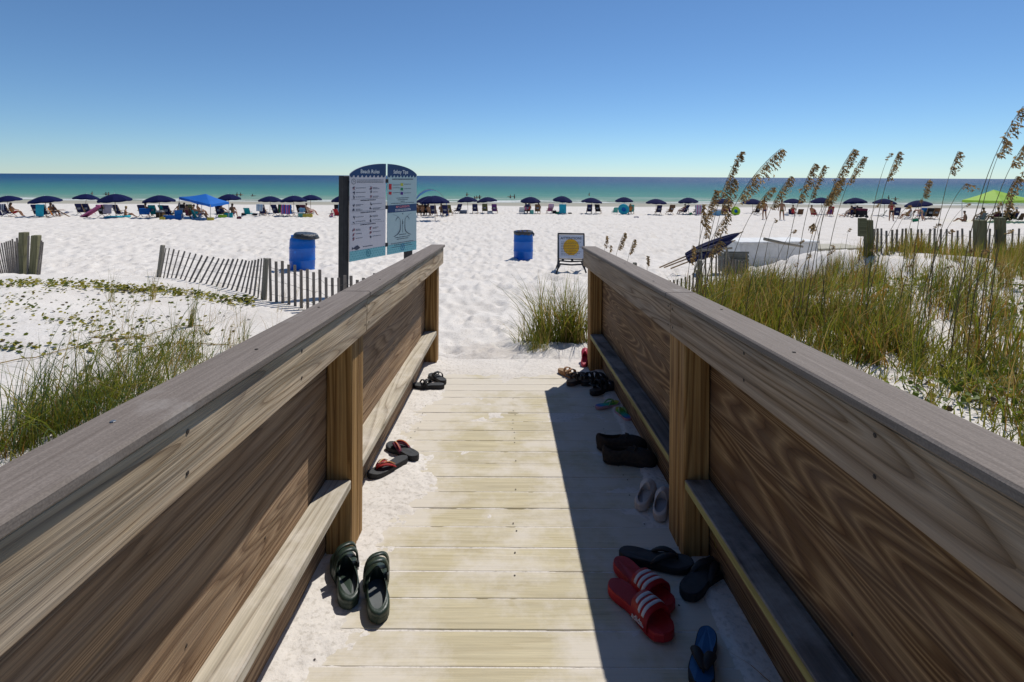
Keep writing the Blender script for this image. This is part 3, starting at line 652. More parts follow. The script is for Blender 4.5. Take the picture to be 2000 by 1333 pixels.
            # the current diagram: two mirrored curved arrows about a swimmer
            for s_ in (-1, 1):
                def cv(t): return (cxm + s_ * (.055 + .0 + .17 * (2 * t - 1) ** 4 * (1 if t < .5 else .85) + .0), zb - .13 - .36 * t)
                for i in range(14):
                    t0, t1 = i / 14, (i + 1) / 14; x0_, y0_ = cv(t0); x1_, y1_ = cv(t1); w0 = .004 + .012 * t0 ** 3; w1 = .004 + .012 * t1 ** 3
                    ink.append([(x0_ - w0, y0_), (x1_ - w1, y1_), (x1_ + w1, y1_), (x0_ + w0, y0_)])
                for i in range(6):
                    t0, t1 = i / 6 * 1.6, (i + 1) / 6 * 1.6; ink.append([(cxm + s_ * (.10 + .06 * math.sin(t0)), zb - .24 + .05 * math.cos(t0)), (cxm + s_ * (.10 + .06 * math.sin(t1)), zb - .24 + .05 * math.cos(t1)), (cxm + s_ * (.10 + .066 * math.sin(t1)), zb - .236 + .056 * math.cos(t1)), (cxm + s_ * (.10 + .066 * math.sin(t0)), zb - .236 + .056 * math.cos(t0))])
            line(cxm - .003, zb - .44, .006, .22); ink.append([(cxm - .012, zb - .13), (cxm, zb - .118), (cxm + .012, zb - .13), (cxm, zb - .145)]); ink.append([(cxm - .01, zb - .30), (cxm + .01, zb - .30), (cxm + .006, zb - .25), (cxm - .006, zb - .25)])
            words(cxm - .09, zb - .475, .18, .01)
            for q, w in enumerate((.36, .28, 0, .54, .4, .5)):
                if w: words(cxm - w / 2, zb - .515 - q * .030, w, .009)
        flat('small_print', ink, INK, -.0045)
    # clamps that join the panels across the gap
    for f_ in (.93, .60, .13):
        MB().box((xm - .026, -.012, z0 + hgt * f_ - .03), (xm + .026, .02, z0 + hgt * f_ + .03), b=.003).build('clamp', BLK, root)
    MB().box((xm - .05, .012, z0 + .15), (xm - .03, .03, z1 + .1)).build('brace', BLK, root)
    MB().box((0, .014, z1 - .12), (W_ - .1, .03, z1 - .08)).build('brace', BLK, root)
big_sign()

# ------------------------------------------------------------------ A-frame sign
def small_sign():
    Y = 12.5; p = onY(1115.5, Y); ps = 1012 / Y; gz = float(gh(p.x, p.y))
    root = empty('sandwich_board', 'plastic sandwich board with yellow sun printed on white panel beyond boardwalk', 'sign', (p.x, p.y, gz - .02), R(-4))
    FR = M('grey_plastic_frame', (.035, .035, .04), (.022, .022, .026), 10, .5, .4, .1)
    WH = M('sign_board_white', (.62, .64, .70), (.58, .60, .66), 5, .45, .35, 0); SUNY = M('sun_yellow', (.80, .46, .02), (.70, .36, .015), 8, .5, .3, 0); INK = M('sign_ink', (.06, .07, .11))
    H = .96; w1 = .31; w0 = .355
    for s in (-1, 1):
        leg = MB()
        def Y_(z): return s * (.30 * (1 - z / H) + .012)
        for q in (-1, 1):
            pts = [(q * (w0 + .02), Y_(0), 0), (q * (w0 - .045), Y_(.18), .18), (q * (w0 - .05), Y_(.28), .28), (q * (w1), Y_(H), H)]
            leg.tube(pts, [.02, .022, .02, .018], 6)
        leg.tube([(-w1 - .01, Y_(H), H), (w1 + .01, Y_(H), H)], .022, 6)
        leg.tube([(-w0 + .03, Y_(.38), .38), (w0 - .03, Y_(.38), .38)], .016, 6)
        leg.tube([(-w0 + .05, Y_(.27), .27), (0, Y_(.25), .25), (w0 - .05, Y_(.27), .27)], .02, 6)
        for q in (-1, 1): leg.tube([(q * (w0 - .05), Y_(.18), .17), (q * (w0 - .09), Y_(.25), .25)], .018, 5)
        leg.build('frame', FR, root)
        zA, zB = .40, H - .03
        q = MB(); q.add([(-w0 + .05, Y_(zA), zA), (w0 - .05, Y_(zA), zA), (w1, Y_(zB), zB), (-w1, Y_(zB), zB), (-w0 + .05, Y_(zA) + .006, zA), (w0 - .05, Y_(zA) + .006, zA), (w1, Y_(zB) + .006, zB), (-w1, Y_(zB) + .006, zB)],
                        [(0, 1, 2, 3), (7, 6, 5, 4), (0, 3, 7, 4), (1, 5, 6, 2), (2, 6, 7, 3), (0, 4, 5, 1)])
        pan = q.build('sign_face', WH, root)
        if s < 0:
            tilt = math.atan2(.30, H)
            def PP(x, z, e): return (x, Y_(z) - e, z)
            sb = MB(); n = 28; sb.add([PP(.19 * math.cos(2 * math.pi * i / n), .655 + .185 * math.sin(2 * math.pi * i / n), .003) for i in range(n)], [tuple(range(n))]); sb.build('printed_sun', SUNY, pan)
            it = MB(); rnd = random.Random(3)
            for r_ in range(9):
                z = .765 - r_ * .037; x = -.24
                while x < .24 - .06 * (r_ % 3):
                    l = rnd.uniform(.015, .05); it.add([PP(x, z, .006), PP(x + l, z, .006), PP(x + l, z + .010, .006), PP(x, z + .010, .006)], [(0, 1, 2, 3)]); x += l + .01
            it.build('small_print', INK, pan)
            me = text_mesh('ATTENTION!', .085, .001); me.materials.append(INK); link('lettering', me, pan, (0, Y_(.855) - .006, .855), (math.pi / 2 + tilt * -1, 0, 0))
            for x in (-.2, .02): MB().ico((x, Y_(.36) - .02, .36), .03, sub=1, sc=(1.2, .7, .8)).build('latch', FR, root)
small_sign()

# ------------------------------------------------------------------ trash barrels
def barrel(px, Y, lab, lid, rz=0):
    p = onY(px, Y); root = empty('trash_barrel', lab, 'trash barrel', (p.x, p.y, p.z - .03), rz, 'blue trash barrels on the sand')
    BLU = M('barrel_blue', (.004, .17, .66), (.004, .14, .56), 5, .34, .5, .08, trans=.3)
    BAG = M('black_bin_bag', (.035, .037, .042), (.02, .022, .026), 14, .38, .5, .6, dist=.01)
    prof = [(.01, 0), (.27, 0), (.287, .02), (.288, .06), (.28, .075), (.287, .10), (.292, .27), (.300, .285), (.300, .30), (.292, .315), (.292, .56), (.300, .575), (.300, .59), (.292, .605), (.289, .73), (.283, .79), (.262, .83), (.255, .86), (.262, .88), (.25, .88), (.25, .62)]
    MB().lathe(prof, 40).build('drum', BLU, root, smooth=True)
    rg = np.random.default_rng(int(px))
    ph = rg.uniform(0, 6, 8)
    def wob(t, z): return .030 * math.sin(5 * t + ph[0]) * (1 if z < .87 else .2) + .02 * math.sin(11 * t + ph[1]) + .012 * math.sin(19 * t + ph[2])
    if lid:
        mb = MB(); mb.lathe([(.02, .935), (.20, .936), (.245, .93), (.262, .915), (.305, .835), (.298, .825), (.28, .85), (.26, .88)], 40, wob=lambda t, z: wob(t, z) * .8)
        o = mb.build('bag_cuff', BAG, root, smooth=True); o.rotation_euler = (R(3), R(5), 0)
        MB().box((-.02, -.315, .87), (.02, -.29, .94), b=.004).build('knot', BAG, root)
    else:
        MB().lathe([(.245, .60), (.25, .88), (.262, .895), (.285, .885), (.29, .83), (.283, .78), (.275, .80)], 48, wob=wob).build('bag_cuff', BAG, root, smooth=True)
        MB().lathe([(.0, .66), (.12, .70), (.24, .66)], 20).build('bag_bottom', BAG, root, smooth=True)
        MB().tube([(.27, -.08, .86), (.31, -.10, .80), (.30, -.07, .74)], [.02, .03, .008], 6).build('knot', BAG, root)
barrel(1022.5, 15.7, 'blue plastic barrel with open dark bag-lined top right of the path', False)
barrel(591, 12.5, 'blue plastic barrel with crooked black covered top behind the lath fence', True, R(20))

# ------------------------------------------------------------------ sand fences
W_LATH = wood('grey_lath', [(0, (.17, .14, .115)), (.5, (.28, .24, .205)), (1, (.22, .185, .155))], scale=(.8, 12, 12), k=6, stain=.5, stain_c=(.20, .18, .16))
W_OLD = wood('mossy_post', [(0, (.12, .115, .055)), (.5, (.22, .205, .11)), (1, (.16, .145, .08))], scale=(.6, 10, 10), k=8, stain=.5, stain_c=(.15, .15, .08))
W_GPOST = wood('grey_post', [(0, (.20, .18, .145)), (.5, (.32, .29, .235)), (1, (.24, .215, .175))], scale=(.6, 10, 10), k=8, stain=.4, stain_c=(.19, .19, .13))
WIRE = M('galvanised_wire', (.16, .15, .14), None, 30, .5, .5, 0, metal=.6)
lath_me = {}
def lath_mesh(L, w, nm='slat', mt=None, t=.012):
    key = (round(L, 1), round(w, 3), nm)
    if key not in lath_me:
        lath_me[key] = MB().box((-.02, -w / 2, -t / 2), (key[0], w / 2, t / 2), b=.002 if nm == 'slat' else .008).mesh(nm, mt or W_LATH)
    return lath_me[key], key[0]
def stick(nm, base, top, w, parent, roll=0, mt=None, t=.012):
    base = Vector(base); top = Vector(top); d = top - base; me, L = lath_mesh(d.length, w, nm, mt, t)
    x = d.normalized(); z = Vector((math.sin(roll), -math.cos(roll), 0)); z = (z - x * z.dot(x)).normalized(); y = z.cross(x)
    m4 = Matrix((x * (d.length / L), y, z)).transposed().to_4x4(); m4.translation = base
    o = bpy.data.objects.new(nm, me); COL.objects.link(o); o.parent = parent; o.matrix_basis = parent.matrix_basis.inverted() @ m4; return o
def fence(name_label, slats, posts, wire_h=(.25, .55, .82), grp='wooden lath sand fences'):
    """slats / posts: (base, top, width) in world space; wires follow the slats"""
    b0 = slats[0][0]; root = empty('sand_fence', name_label, 'fence', b0, group=grp)
    for i, (b, t, w) in enumerate(slats):
        dn = (slats[min(i + 1, len(slats) - 1)][0] - slats[max(i - 1, 0)][0]); stick('slat', b, t, w, root, math.atan2(dn.y, dn.x) + random.uniform(-.15, .15))
    for b, t, w, mt in posts: stick('post', b, t, w, root, random.uniform(-.3, .3), mt, t=w)
    for h in wire_h:
        q = MB(); q.tube([b.lerp(t, h) + Vector((0, -.012 + .01 * (i % 2) * 2, 0)) for i, (b, t, w) in enumerate(slats)], .0022, 4); o = q.build('wire', WIRE, root); o.location = -Vector(root.location)
    return root
def P2(px, py, Y): return atY(px, py, Y)
# middle left fence: leaning part between two posts, then the upright part running behind the railing
def lerp(a0, b0, t): return a0 + (b0 - a0) * t
def midleft():
    sl = []
    Ya, Yb = 9.1, 6.75
    tops = [(324, 485), (331, 485), (340, 487), (350, 489), (361, 491), (372, 494), (383, 496), (395, 499), (406, 501), (418, 502), (428, 505), (438, 506), (447, 506), (456, 506), (465, 506), (474, 507), (481, 509), (487, 510), (493, 509), (499, 508), (505, 506), (511, 505), (516, 504)]
    bots = [(313, 580), (319, 581), (325, 582), (333, 582), (341, 583), (350, 583), (358, 583), (367, 586), (376, 589), (388, 593), (399, 597), (410, 600), (420, 603), (432, 606), (441, 608), (450, 610), (460, 612), (470, 614), (479, 617), (487, 620), (496, 624), (504, 627), (511, 631)]
    n = len(tops)
    for i, (t, b) in enumerate(zip(tops, bots)):
        Y = lerp(Ya, Yb, (i / (n - 1)) ** .9); g = onY(b[0], Y); top = P2(t[0], t[1], Y + .10 * math.sin(i / n * 3.1)); hh = top.z - g.z; base = Vector((g.x, Y, g.z - .06)); sl.append((base, top, .037))
    posts = [(onY(308, 9.2) + Vector((0, 0, -.2)), P2(318, 479, 9.2), .06, W_GPOST), (onY(516, 6.72) + Vector((0, 0, -.2)), P2(520, 505, 6.72), .055, W_GPOST)]
    fence('leaning grey lath fence between two posts on the left dune', sl, posts)
    sl = []; x = 527.0; i = 0
    T = {0: 505, 1: 511, 2: 510, 3: 517, 4: 518, 5: 527, 6: 526, 7: 532, 8: 527, 9: 542, 10: 543, 11: 543, 12: 538, 13: 539, 14: 547, 15: 543, 16: 542, 17: 534, 18: 545, 19: 548}
    while i < 20:
        Y = 6.65 - .022 * i; g = onY(x + (2 if i else 3), Y); sl.append((Vector((g.x, Y, g.z - .06)), P2(x, T[i], Y), .038)); x += 12.2 if i < 15 else 10.8; i += 1
    fence('upright grey lath fence running from the post to behind the left railing', sl, [])
midleft()
def farleft():
    sl = []; tops = [(-14, 478), (-8, 477), (-2, 476), (3, 475), (8, 474), (12, 472), (16, 471), (20, 470), (24, 467), (29, 472), (33, 465), (56, 461), (81, 470), (84, 473)]
    bots = [(8, 553), (11, 554), (14, 555), (17, 556), (20, 556), (23, 556), (26, 557), (29, 557), (32, 557), (35, 557), (38, 557), (54, 558), (72, 558), (77, 559)]
    for i, (t, b) in enumerate(zip(tops, bots)):
        Y = 10.0 - .02 * i; g = onY(b[0], Y); sl.append((Vector((g.x, Y, g.z - .06)), P2(t[0], t[1], Y), .036))
    posts = [(onY(45, 9.85) + Vector((0, 0, -.2)), P2(47, 454, 9.85), .115, W_OLD), (onY(65, 9.8) + Vector((0, 0, -.2)), P2(71, 460, 9.8), .115, W_OLD)]
    fence('bunched lath fence with two mossy square posts at the far left', sl, posts)
farleft()
def farright():
    sl = []; rnd = random.Random(8)
    xs = [1703, 1712, 1722, 1732, 1742, 1751, 1760, 1770, 1780, 1790, 1801, 1813, 1824, 1836, 1847, 1858, 1869, 1881, 1894, 1930, 1943, 1962, 1975, 1988, 2001, 2014, 2030]
    for i, x in enumerate(xs):
        Y = 8.7 + .02 * i; g = onY(x, Y); tp = 448 + rnd.uniform(-2, 3); sl.append((Vector((g.x, Y, g.z - .1)), P2(x + rnd.uniform(-2, 4), tp, Y), .036))
    posts = [(onY(1697, 8.65) + Vector((0, 0, -.3)), P2(1696, 430, 8.65), .105, W_OLD), (onY(1914, 9.0) + Vector((0, 0, -.3)), P2(1914, 430, 9.0), .14, W_OLD), (onY(1955, 9.1) + Vector((0, 0, -.3)), P2(1953, 425, 9.1), .12, W_OLD)]
    r_ = fence('lath fence with mossy posts crossing the right dune among sea oats', sl, posts)
    b = MB().box((-.06, -.03, 0), (.06, .03, .30), b=.006); p = P2(1684, 462, 8.5); b.build('post_block', W_OLD, r_, loc=p - Vector(r_.location))
farright()
def nearright():
    sl = []; rnd = random.Random(4)
    pts = [(1309, 548), (1316, 547), (1323, 546), (1331, 544), (1339, 541), (1347, 538), (1354, 533), (1361, 528), (1378, 500), (1390, 499), (1399, 499), (1406, 507), (1413, 506), (1419, 505), (1425, 505), (1431, 506), (1437, 508), (1443, 509), (1449, 511), (1456, 530), (1463, 545), (1470, 552), (1477, 556), (1484, 560), (1491, 563), (1498, 566)]
    for i, (x, ty) in enumerate(pts):
        Y = 8.0 + .07 * i if i < 19 else 9.3 - .12 * (i - 19); g = onY(x, Y); tp = P2(x, ty, Y)
        zb = min(g.z - .05, tp.z - .45); sl.append((Vector((g.x, Y, zb)), tp, .034))
    posts = [(onY(1367, 8.55) + Vector((0, 0, -.3)), P2(1367, 508, 8.55), .07, W_GPOST), (onY(1240, 8.3) + Vector((0, 0, -.3)), P2(1240, 513, 8.3), .055, W_GPOST)]
    fence('low lath fence half hidden in dune grass behind the right railing', sl, posts)
nearright()

# ------------------------------------------------------------------ storage chests, folded umbrellas, driftwood
def chests():
    WH = M('weathered_white_paint', (.74, .74, .72), (.58, .58, .56), 6, .6, .3, .3); TAN = M('tan_lid', (.42, .38, .28), (.33, .30, .22), 6, .6, .3, .3)
    for (xa, xb, Y, yt, lab, tl) in ((1437, 1588, 13.2, 470, 'large white painted beach storage chest behind the sea oats', WH), (1590, 1682, 13.9, 483, 'lower white storage chest with tan lid by mossy post', TAN)):
        A = P2(xa, yt, Y); B = P2(xb, yt, Y + .25); d = B - A; ln = math.hypot(d.x, d.y); gz = float(gh((A.x + B.x) / 2, Y)); h = A.z - gz
        root = empty('storage_chest', lab, 'storage box', ((A.x + B.x) / 2, Y + .4, gz - .02), math.atan2(d.y, d.x), 'storage chests on the beach')
        MB().box((-ln / 2, -.42, 0), (ln / 2, .42, h - .05), b=.01).build('body', WH, root)
        MB().box((-ln / 2 - .02, -.45, h - .048), (ln / 2 + .02, .45, h + .0), b=.012).build('lid', tl, root)
        for x in (-ln / 2 + .06, 0, ln / 2 - .06): MB().box((x - .03, -.436, .03), (x + .03, -.421, h - .06), b=.003).build('batten', WH, root)
        MB().box((-ln / 2 + .1, -.434, .28), (ln / 2 - .1, -.422, .34), b=.002).build('batten', WH, root)
    NV = M('umbrella_navy', (.018, .022, .085), (.012, .015, .06), 12, .75, .25, .3)
    WD = M('varnished_pole', (.42, .29, .16), (.30, .20, .11), 20, .5, .4, .1, (1, 1, .1))
    specs = [((1288, 523), (1444, 456), 11.6, 'folded navy umbrella, topmost of the heap with its pole pointing left', .085), ((1297, 523), (1430, 472), 11.45, 'folded navy umbrella in the middle of the heap by the white chest', .07), ((1310, 525), (1415, 484), 11.35, 'folded navy umbrella lowest of the heap by the white chest', .06)]
    for (a0, b0, Y, lab, rad) in specs:
        A = P2(*a0, Y); B = P2(*b0, Y + .3); gz = float(gh(A.x, Y))
        root = empty('folded_umbrella', lab, 'folded umbrella', A, group='folded umbrellas heaped by the chest')
        d = B - A
        MB().tube([(0, 0, 0), d * .5], .016, 6).build('pole', WD, root)
        q = MB(); n = 14; ns = 24
        def fn(u, v):
            t = .33 + .67 * v; c = d * t; rr = rad * (math.sin(math.pi * min(1, .12 + .9 * v)) ** .6 * .9 + .18) * (1 + .20 * math.sin(7 * 2 * math.pi * u + 3 * v) + .08 * math.sin(13 * 2 * math.pi * u))
            x = d.normalized(); y = Vector((-x.z, 0, x.x)).normalized(); z = Vector((0, 1, 0))
            return c + (y * math.cos(2 * math.pi * u) + z * math.sin(2 * math.pi * u)) * rr
        q.grid(fn, 40, n, closeu=True); q.build('canopy', NV, root, smooth=True)
        MB().tube([d * .99, d * 1.05], [.02, .01], 6).build('tip', WD, root)
    # rack the heap rests on
    A = onY(1395, 11.5); rt = empty('trestle', 'low driftwood trestle propping up the folded umbrellas', 'trestle', A)
    for s in (-1, 1): MB().tube([(s * .35, -.2, 0), (s * .28, 0, .62), (s * .35, .25, 0)], .02, 5).build('leg', W_GPOST, rt)
    MB().tube([(-.4, 0, .55), (.4, 0, .62)], .025, 6).build('crossbar', W_GPOST, rt)
    a0 = P2(1492, 467, 12.6); b0 = P2(1568, 482, 12.6); o = empty('driftwood_pole', 'bare grey wooden pole leaning across the top of the white chest', 'pole', a0); q = MB(); q.tube([(0, 0, 0), (b0 - a0) * .5 + Vector((0, 0, -.01)), (b0 - a0)], [.04, .035, .03], 7); q.build('shaft', W_GPOST, o, smooth=True)
    # dark slatted crate behind the low fence
    p = onY(1432, 11.9); rt = empty('slatted_crate', 'dark slatted crate on the sand behind the low lath fence', 'crate', p); DK = M('dark_crate', (.12, .13, .12), (.08, .085, .08), 12)
    for z in np.arange(.08, .52, .085): MB().box((-.28, -.2, z), (.28, -.18, z + .05), b=.003).build('slat', DK, rt)
    MB().box((-.27, -.178, 0), (.27, .2, .5), b=.01).build('body', DK, rt)
chests()
# ------------------------------------------------------------------ grass, vines, sea oats
def leafmat(name, c, c2, tr=.35):
    return M(name, c, c2, scale=3.0, rough=.55, spec=.3, bmp=0, trans=tr + .12)
G1 = leafmat('grass_green', (.23, .255, .022), (.125, .16, .014)); G2 = leafmat('grass_olive', (.31, .285, .035), (.19, .18, .022))
G3 = leafmat('grass_straw', (.50, .36, .12), (.33, .23, .08)); G4 = leafmat('grass_blue_green', (.11, .165, .05), (.06, .10, .03)); G5 = leafmat('grass_rust', (.42, .21, .04), (.28, .14, .03))
GM = [G1, G2, G3, G4, G5]
def blades(base, h, lean, width, mi, name, rng, upright=.5, seg=4, wind=.25):
    """base Nx3, h N, lean (N,2) tip offset as a share of height"""
    n = len(base); ang = rng.uniform(0, 2 * np.pi, n)
    sp = np.stack([np.cos(ang), np.sin(ang)], -1) * (rng.uniform(0, 1, (n, 1)) ** .8) * upright
    off = sp + lean + np.array([wind, 0]) * rng.uniform(.2, 1, (n, 1))
    wa = rng.uniform(0, np.pi, n); wd = np.stack([np.cos(wa), np.sin(wa), wa * 0], -1) * width[:, None]
    V = []; ts = np.linspace(0, 1, seg + 1)
    for i, t in enumerate(ts):
        c = base.copy(); bend = t * .35 + .65 * t * t
        c[:, :2] += off * (h * bend)[:, None]; ln = np.sqrt((off ** 2).sum(1)); c[:, 2] += h * (t - .38 * np.minimum(ln, 1.4) * t ** 2.2) - .015
        wf = (1 - t ** 1.8) if i < seg else 0
        if i < seg: V += [c - wd * wf * .5, c + wd * wf * .5]
        else: V.append(c)
    V = np.stack(V, 1); nv = V.shape[1]; off0 = np.arange(n)[:, None] * nv; loops = []; per = []
    quads = [(2 * i, 2 * i + 1, 2 * i + 3, 2 * i + 2) for i in range(seg - 1)]; tri = (2 * seg - 2, 2 * seg - 1, 2 * seg)
    pat = [k2 for q in quads for k2 in q] + list(tri); loops = (off0 + np.array(pat)[None]).ravel(); per = np.tile([4] * (seg - 1) + [3], n)
    m2 = np.repeat(mi, seg)
    return npmesh(name, V.reshape(-1, 3), loops, per, GM, m2, smooth=False)
def scatter(n, xr, yr, dens, rng):
    out = []
    while len(out) < n:
        x = rng.uniform(*xr, n); y = rng.uniform(*yr, n); k2 = dens(x, y) > rng.uniform(0, 1, n); out += list(zip(x[k2], y[k2]))
        if not k2.any(): break
    return np.array(out[:n])
def tufts(centres, per, rad, rng):
    """turn tuft centres into blade bases"""
    c = np.repeat(centres, per, 0); r_ = rad * np.sqrt(rng.uniform(0, 1, len(c))); a0 = rng.uniform(0, 2 * np.pi, len(c)); c = c + np.stack([np.cos(a0), np.sin(a0)], -1) * r_[:, None]
    return c
def grass_patch(name, label, xy, hr, wr, probs, rng, up=.45, wind=.25, kind='stuff', cat=None):
    z = gh(xy[:, 0], xy[:, 1]); base = np.column_stack([xy, z]); n = len(xy)
    h = (hr[0] + (hr[1] * 1.15 - hr[0]) * rng.uniform(0, 1, n) ** 1.6) * (.5 + .8 * fbm(xy[:, 0] * 2.2, xy[:, 1] * 2.2, 31, 3)); w = rng.uniform(wr[0], wr[1], n)
    mi = rng.choice(5, n, p=probs); me = blades(base, h, np.zeros((n, 2)), w, mi, name, rng, up, wind=wind); o = link(name, me); tag(o, label, cat, None, kind); return o
rg = np.random.default_rng(5)
GREEN = [.40, .34, .14, .07, .05]; MIX = [.28, .34, .20, .05, .13]; DRY = [.16, .25, .33, .06, .20]
# dense belt of sea-oat leaves along the fence and the back of the right dune
def dn(x, y): return np.clip(sm(fbm(x * 1.3, y * 1.3, 51, 3), .45, .60), 0, 1)
def px_region(n, poly_fn, rng, pxr, pyr):
    """scatter by where the camera can see, then keep as world positions"""
    ps = []
    for _ in range(n * 400):
        px = rng.uniform(*pxr); py = rng.uniform(*pyr)
        if rng.uniform() < poly_fn(px, py): ps.append((px, py))
        if len(ps) >= n: break
    ps = np.array(ps); return atv(ps[:, 0], ps[:, 1])
# right dune: tall thick band
cen = scatter(470, (1.5, 5.4), (4.0, 8.4), lambda x, y: (.10 + .90 * dn(x, y)) * sm(x / y, .26, .36) * (1 - .75 * sm(x / y, .60, .74)) * (1 - .6 * sm(y, 6.5, 7.5) * (1 - sm(x, 3, 4))), rg)
xy = tufts(cen, 19, .085, rg); grass_patch('dune_grass', 'tall mixed green and rust dune grass massed behind the right railing', xy, (.15, .66), (.006, .014), MIX, rg, .62, .25)
cen = scatter(430, (3.6, 11.5), (5.8, 9.2), lambda x, y: (.25 + .75 * dn(x, y)) * sm(y, 5.8, 7.6), rg)
xy = tufts(cen, 24, .09, rg); grass_patch('dune_grass', 'olive dune grass growing along the far right lath fence', xy, (.18, .46), (.005, .010), [.22, .34, .24, .05, .15], rg, .35, .18)
# low green mat of grass next to the railing
cen = scatter(620, (.95, 4.2), (1.0, 6.0), lambda x, y: sm(fbm(x * 1.2, y * 1.2, 57, 3) + .34 * (1 - sm(x - .42 * y, .5, 1.1)), .44, .60), rg)
xy = tufts(cen, 22, .10, rg); grass_patch('ground_grass', 'low green grass and herbs hugging the right railing', xy, (.06, .38), (.005, .011), GREEN, rg, 1.05, .18)
# sparse clumps on the open sand at the right
cen = scatter(120, (2.2, 9.5), (3.0, 7.6), lambda x, y: .3 + .7 * dn(x + 5, y), rg)
xy = tufts(cen, 26, .07, rg); grass_patch('dune_grass', 'scattered tufts of dune grass on the open sand of the right dune', xy, (.22, .60), (.005, .009), [.3, .28, .24, .08, .10], rg, .5, .2)
# left dune: straggling blades along the railing and a low brown mat
cen = px_region(70, lambda x, y: 1.0 * (abs(y - (905 - .47 * x) + 25 + 20 * math.sin(x * .02)) < 55), rg, (0, 400), (690, 930))
xy = tufts(cen, 16, .14, rg); grass_patch('dune_grass', 'straggling blue green grass blades on the left dune beside the railing', xy, (.20, .78), (.004, .0075), [.34, .16, .12, .36, .02], rg, 1.2, .5)
cen = px_region(95, lambda x, y: 1.0 * (0 < (905 - .49 * x) - y < 75), rg, (0, 400), (650, 905))
xy = tufts(cen, 34, .10, rg); grass_patch('ground_grass', 'low brown and green mat of grass beside the left railing', xy, (.04, .17), (.004, .008), [.42, .22, .10, .10, .16], rg, .9, .05)
cen = px_region(46, lambda x, y: 1.0, rg, (150, 640), (560, 700))
xy = tufts(cen, 7, .06, rg); grass_patch('dune_grass', 'thin scattered dry grass blades in front of the left lath fence', xy, (.18, .42), (.0025, .004), [.12, .2, .5, .1, .08], rg, .6, .25)

def clump(px, py, n, hr, w, label, probs, up=.5, wind=.15, rad=.08, grp='grass tufts standing alone'):
    p = at(px, py); r_ = np.random.default_rng(int(px * 7 + py)); xy = tufts(np.array([[0., 0.]]), n, rad, r_); base = np.column_stack([xy, np.zeros(n)])
    zz = gh(p.x + xy[:, 0], p.y + xy[:, 1]); base[:, 2] = zz - p.z
    me = blades(base, r_.uniform(hr[0], hr[1], n), np.zeros((n, 2)), np.full(n, w), r_.choice(5, n, p=probs), 'blades', r_, up, wind=wind)
    root = empty('grass_tuft', label, 'grass tuft', p, group=grp); link('blades', me, root); return root
clump(1080, 668, 330, (.30, .95), .009, 'green grass tuft at the seaward end of the boardwalk, left of two', [.5, .25, .2, .05, 0], .85, -.12, .22)
clump(1122, 672, 300, (.28, .85), .009, 'green and yellow grass tuft touching the right railing end post', [.42, .25, .25, .04, .04], .75, -.05, .15)
clump(1050, 688, 140, (.12, .36), .005, 'small low grass tuft on the sand beside the last plank', [.5, .25, .2, .05, 0], .8, -.1, .12)
clump(1035, 672, 90, (.15, .55), .008, 'loose arching grass tuft farthest left beside the sandy path', [.45, .25, .25, .05, 0], 1.0, -.2, .16)
clump(372, 638, 34, (.22, .46), .005, 'green grass tuft leaning right before the leaning lath fence', [.4, .3, .25, .05, 0], .3, .35, .03)
clump(475, 672, 30, (.25, .45), .0045, 'sparse tuft with dark upright blades by the left cap rail', [.3, .2, .25, .2, .05], .5, .2, .05)
clump(445, 690, 26, (.18, .34), .0045, 'straw coloured tuft by the left cap rail under the dark blades', [.15, .3, .5, .05, 0], .6, .2, .05)
clump(296, 585, 30, (.25, .5), .0045, 'dry green tuft around the foot of the left fence post', [.3, .3, .35, .05, 0], .35, .25, .04)
clump(215, 590, 26, (.3, .55), .0035, 'wispy upright tuft on the vine covered dune crest', [.2, .3, .4, .1, 0], .3, .1, .05)
clump(1750, 640, 70, (.35, .6), .006, 'upright green tuft in the middle of the right sand patch', [.4, .3, .2, .05, .05], .25, .08, .05)
clump(1905, 700, 60, (.35, .7), .006, 'golden stemmed grass tuft below the tall right sea oats', [.2, .25, .4, .05, .10], .35, .1, .05)
clump(1840, 560, 60, (.3, .55), .005, 'olive grass tuft before the right lath fence', [.2, .4, .25, .05, .10], .35, .15, .06)
clump(1960, 560, 80, (.4, .7), .006, 'rust coloured tall tuft at the right edge of the dune', [.1, .25, .35, .05, .25], .3, .2, .08)

# creeping vines: round leaves on runners
def leaves(xy, size, name, label, mats, probs, rng, tilt=.5, lift=.02, n=6):
    V = []; per = []; N = len(xy); z = gh(xy[:, 0], xy[:, 1]) + lift * rng.uniform(.3, 1.4, N); s_ = rng.uniform(size[0], size[1], N)
    nx = rng.normal(0, tilt, N); ny = rng.normal(0, tilt, N); nz = np.ones(N); L = np.sqrt(nx ** 2 + ny ** 2 + 1); nx /= L; ny /= L; nz /= L
    ax = np.stack([nz, nx * 0, -nx], -1); ax /= np.linalg.norm(ax, axis=1)[:, None]; nn = np.stack([nx, ny, nz], -1); ay = np.cross(nn, ax)
    C = np.column_stack([xy, z]); pts = []
    for i in range(n):
        t = 2 * np.pi * i / n; r_ = (1 + .12 * (i % 2)); pts.append(C + (ax * math.cos(t) + ay * math.sin(t)) * (s_ * r_)[:, None] + nn * (s_ * .18 * (1 if i % 3 else -.6))[:, None])
    V = np.stack(pts, 1).reshape(-1, 3)
    me = npmesh(name, V, np.arange(N * n), np.full(N, n), mats, rng.choice(len(mats), N, p=probs)); o = link(name, me); tag(o, label, None, None, 'stuff'); return o
LG = leafmat('vine_green', (.13, .155, .02), (.075, .10, .015), .25); LY = leafmat('vine_yellow', (.36, .31, .03), (.24, .21, .02), .25); LB = leafmat('vine_brown', (.10, .07, .03), (.06, .04, .02), .1)
def crest(px): return 553 + 12 * sm(px, 100, 300) + 22 * sm(px, 300, 480)
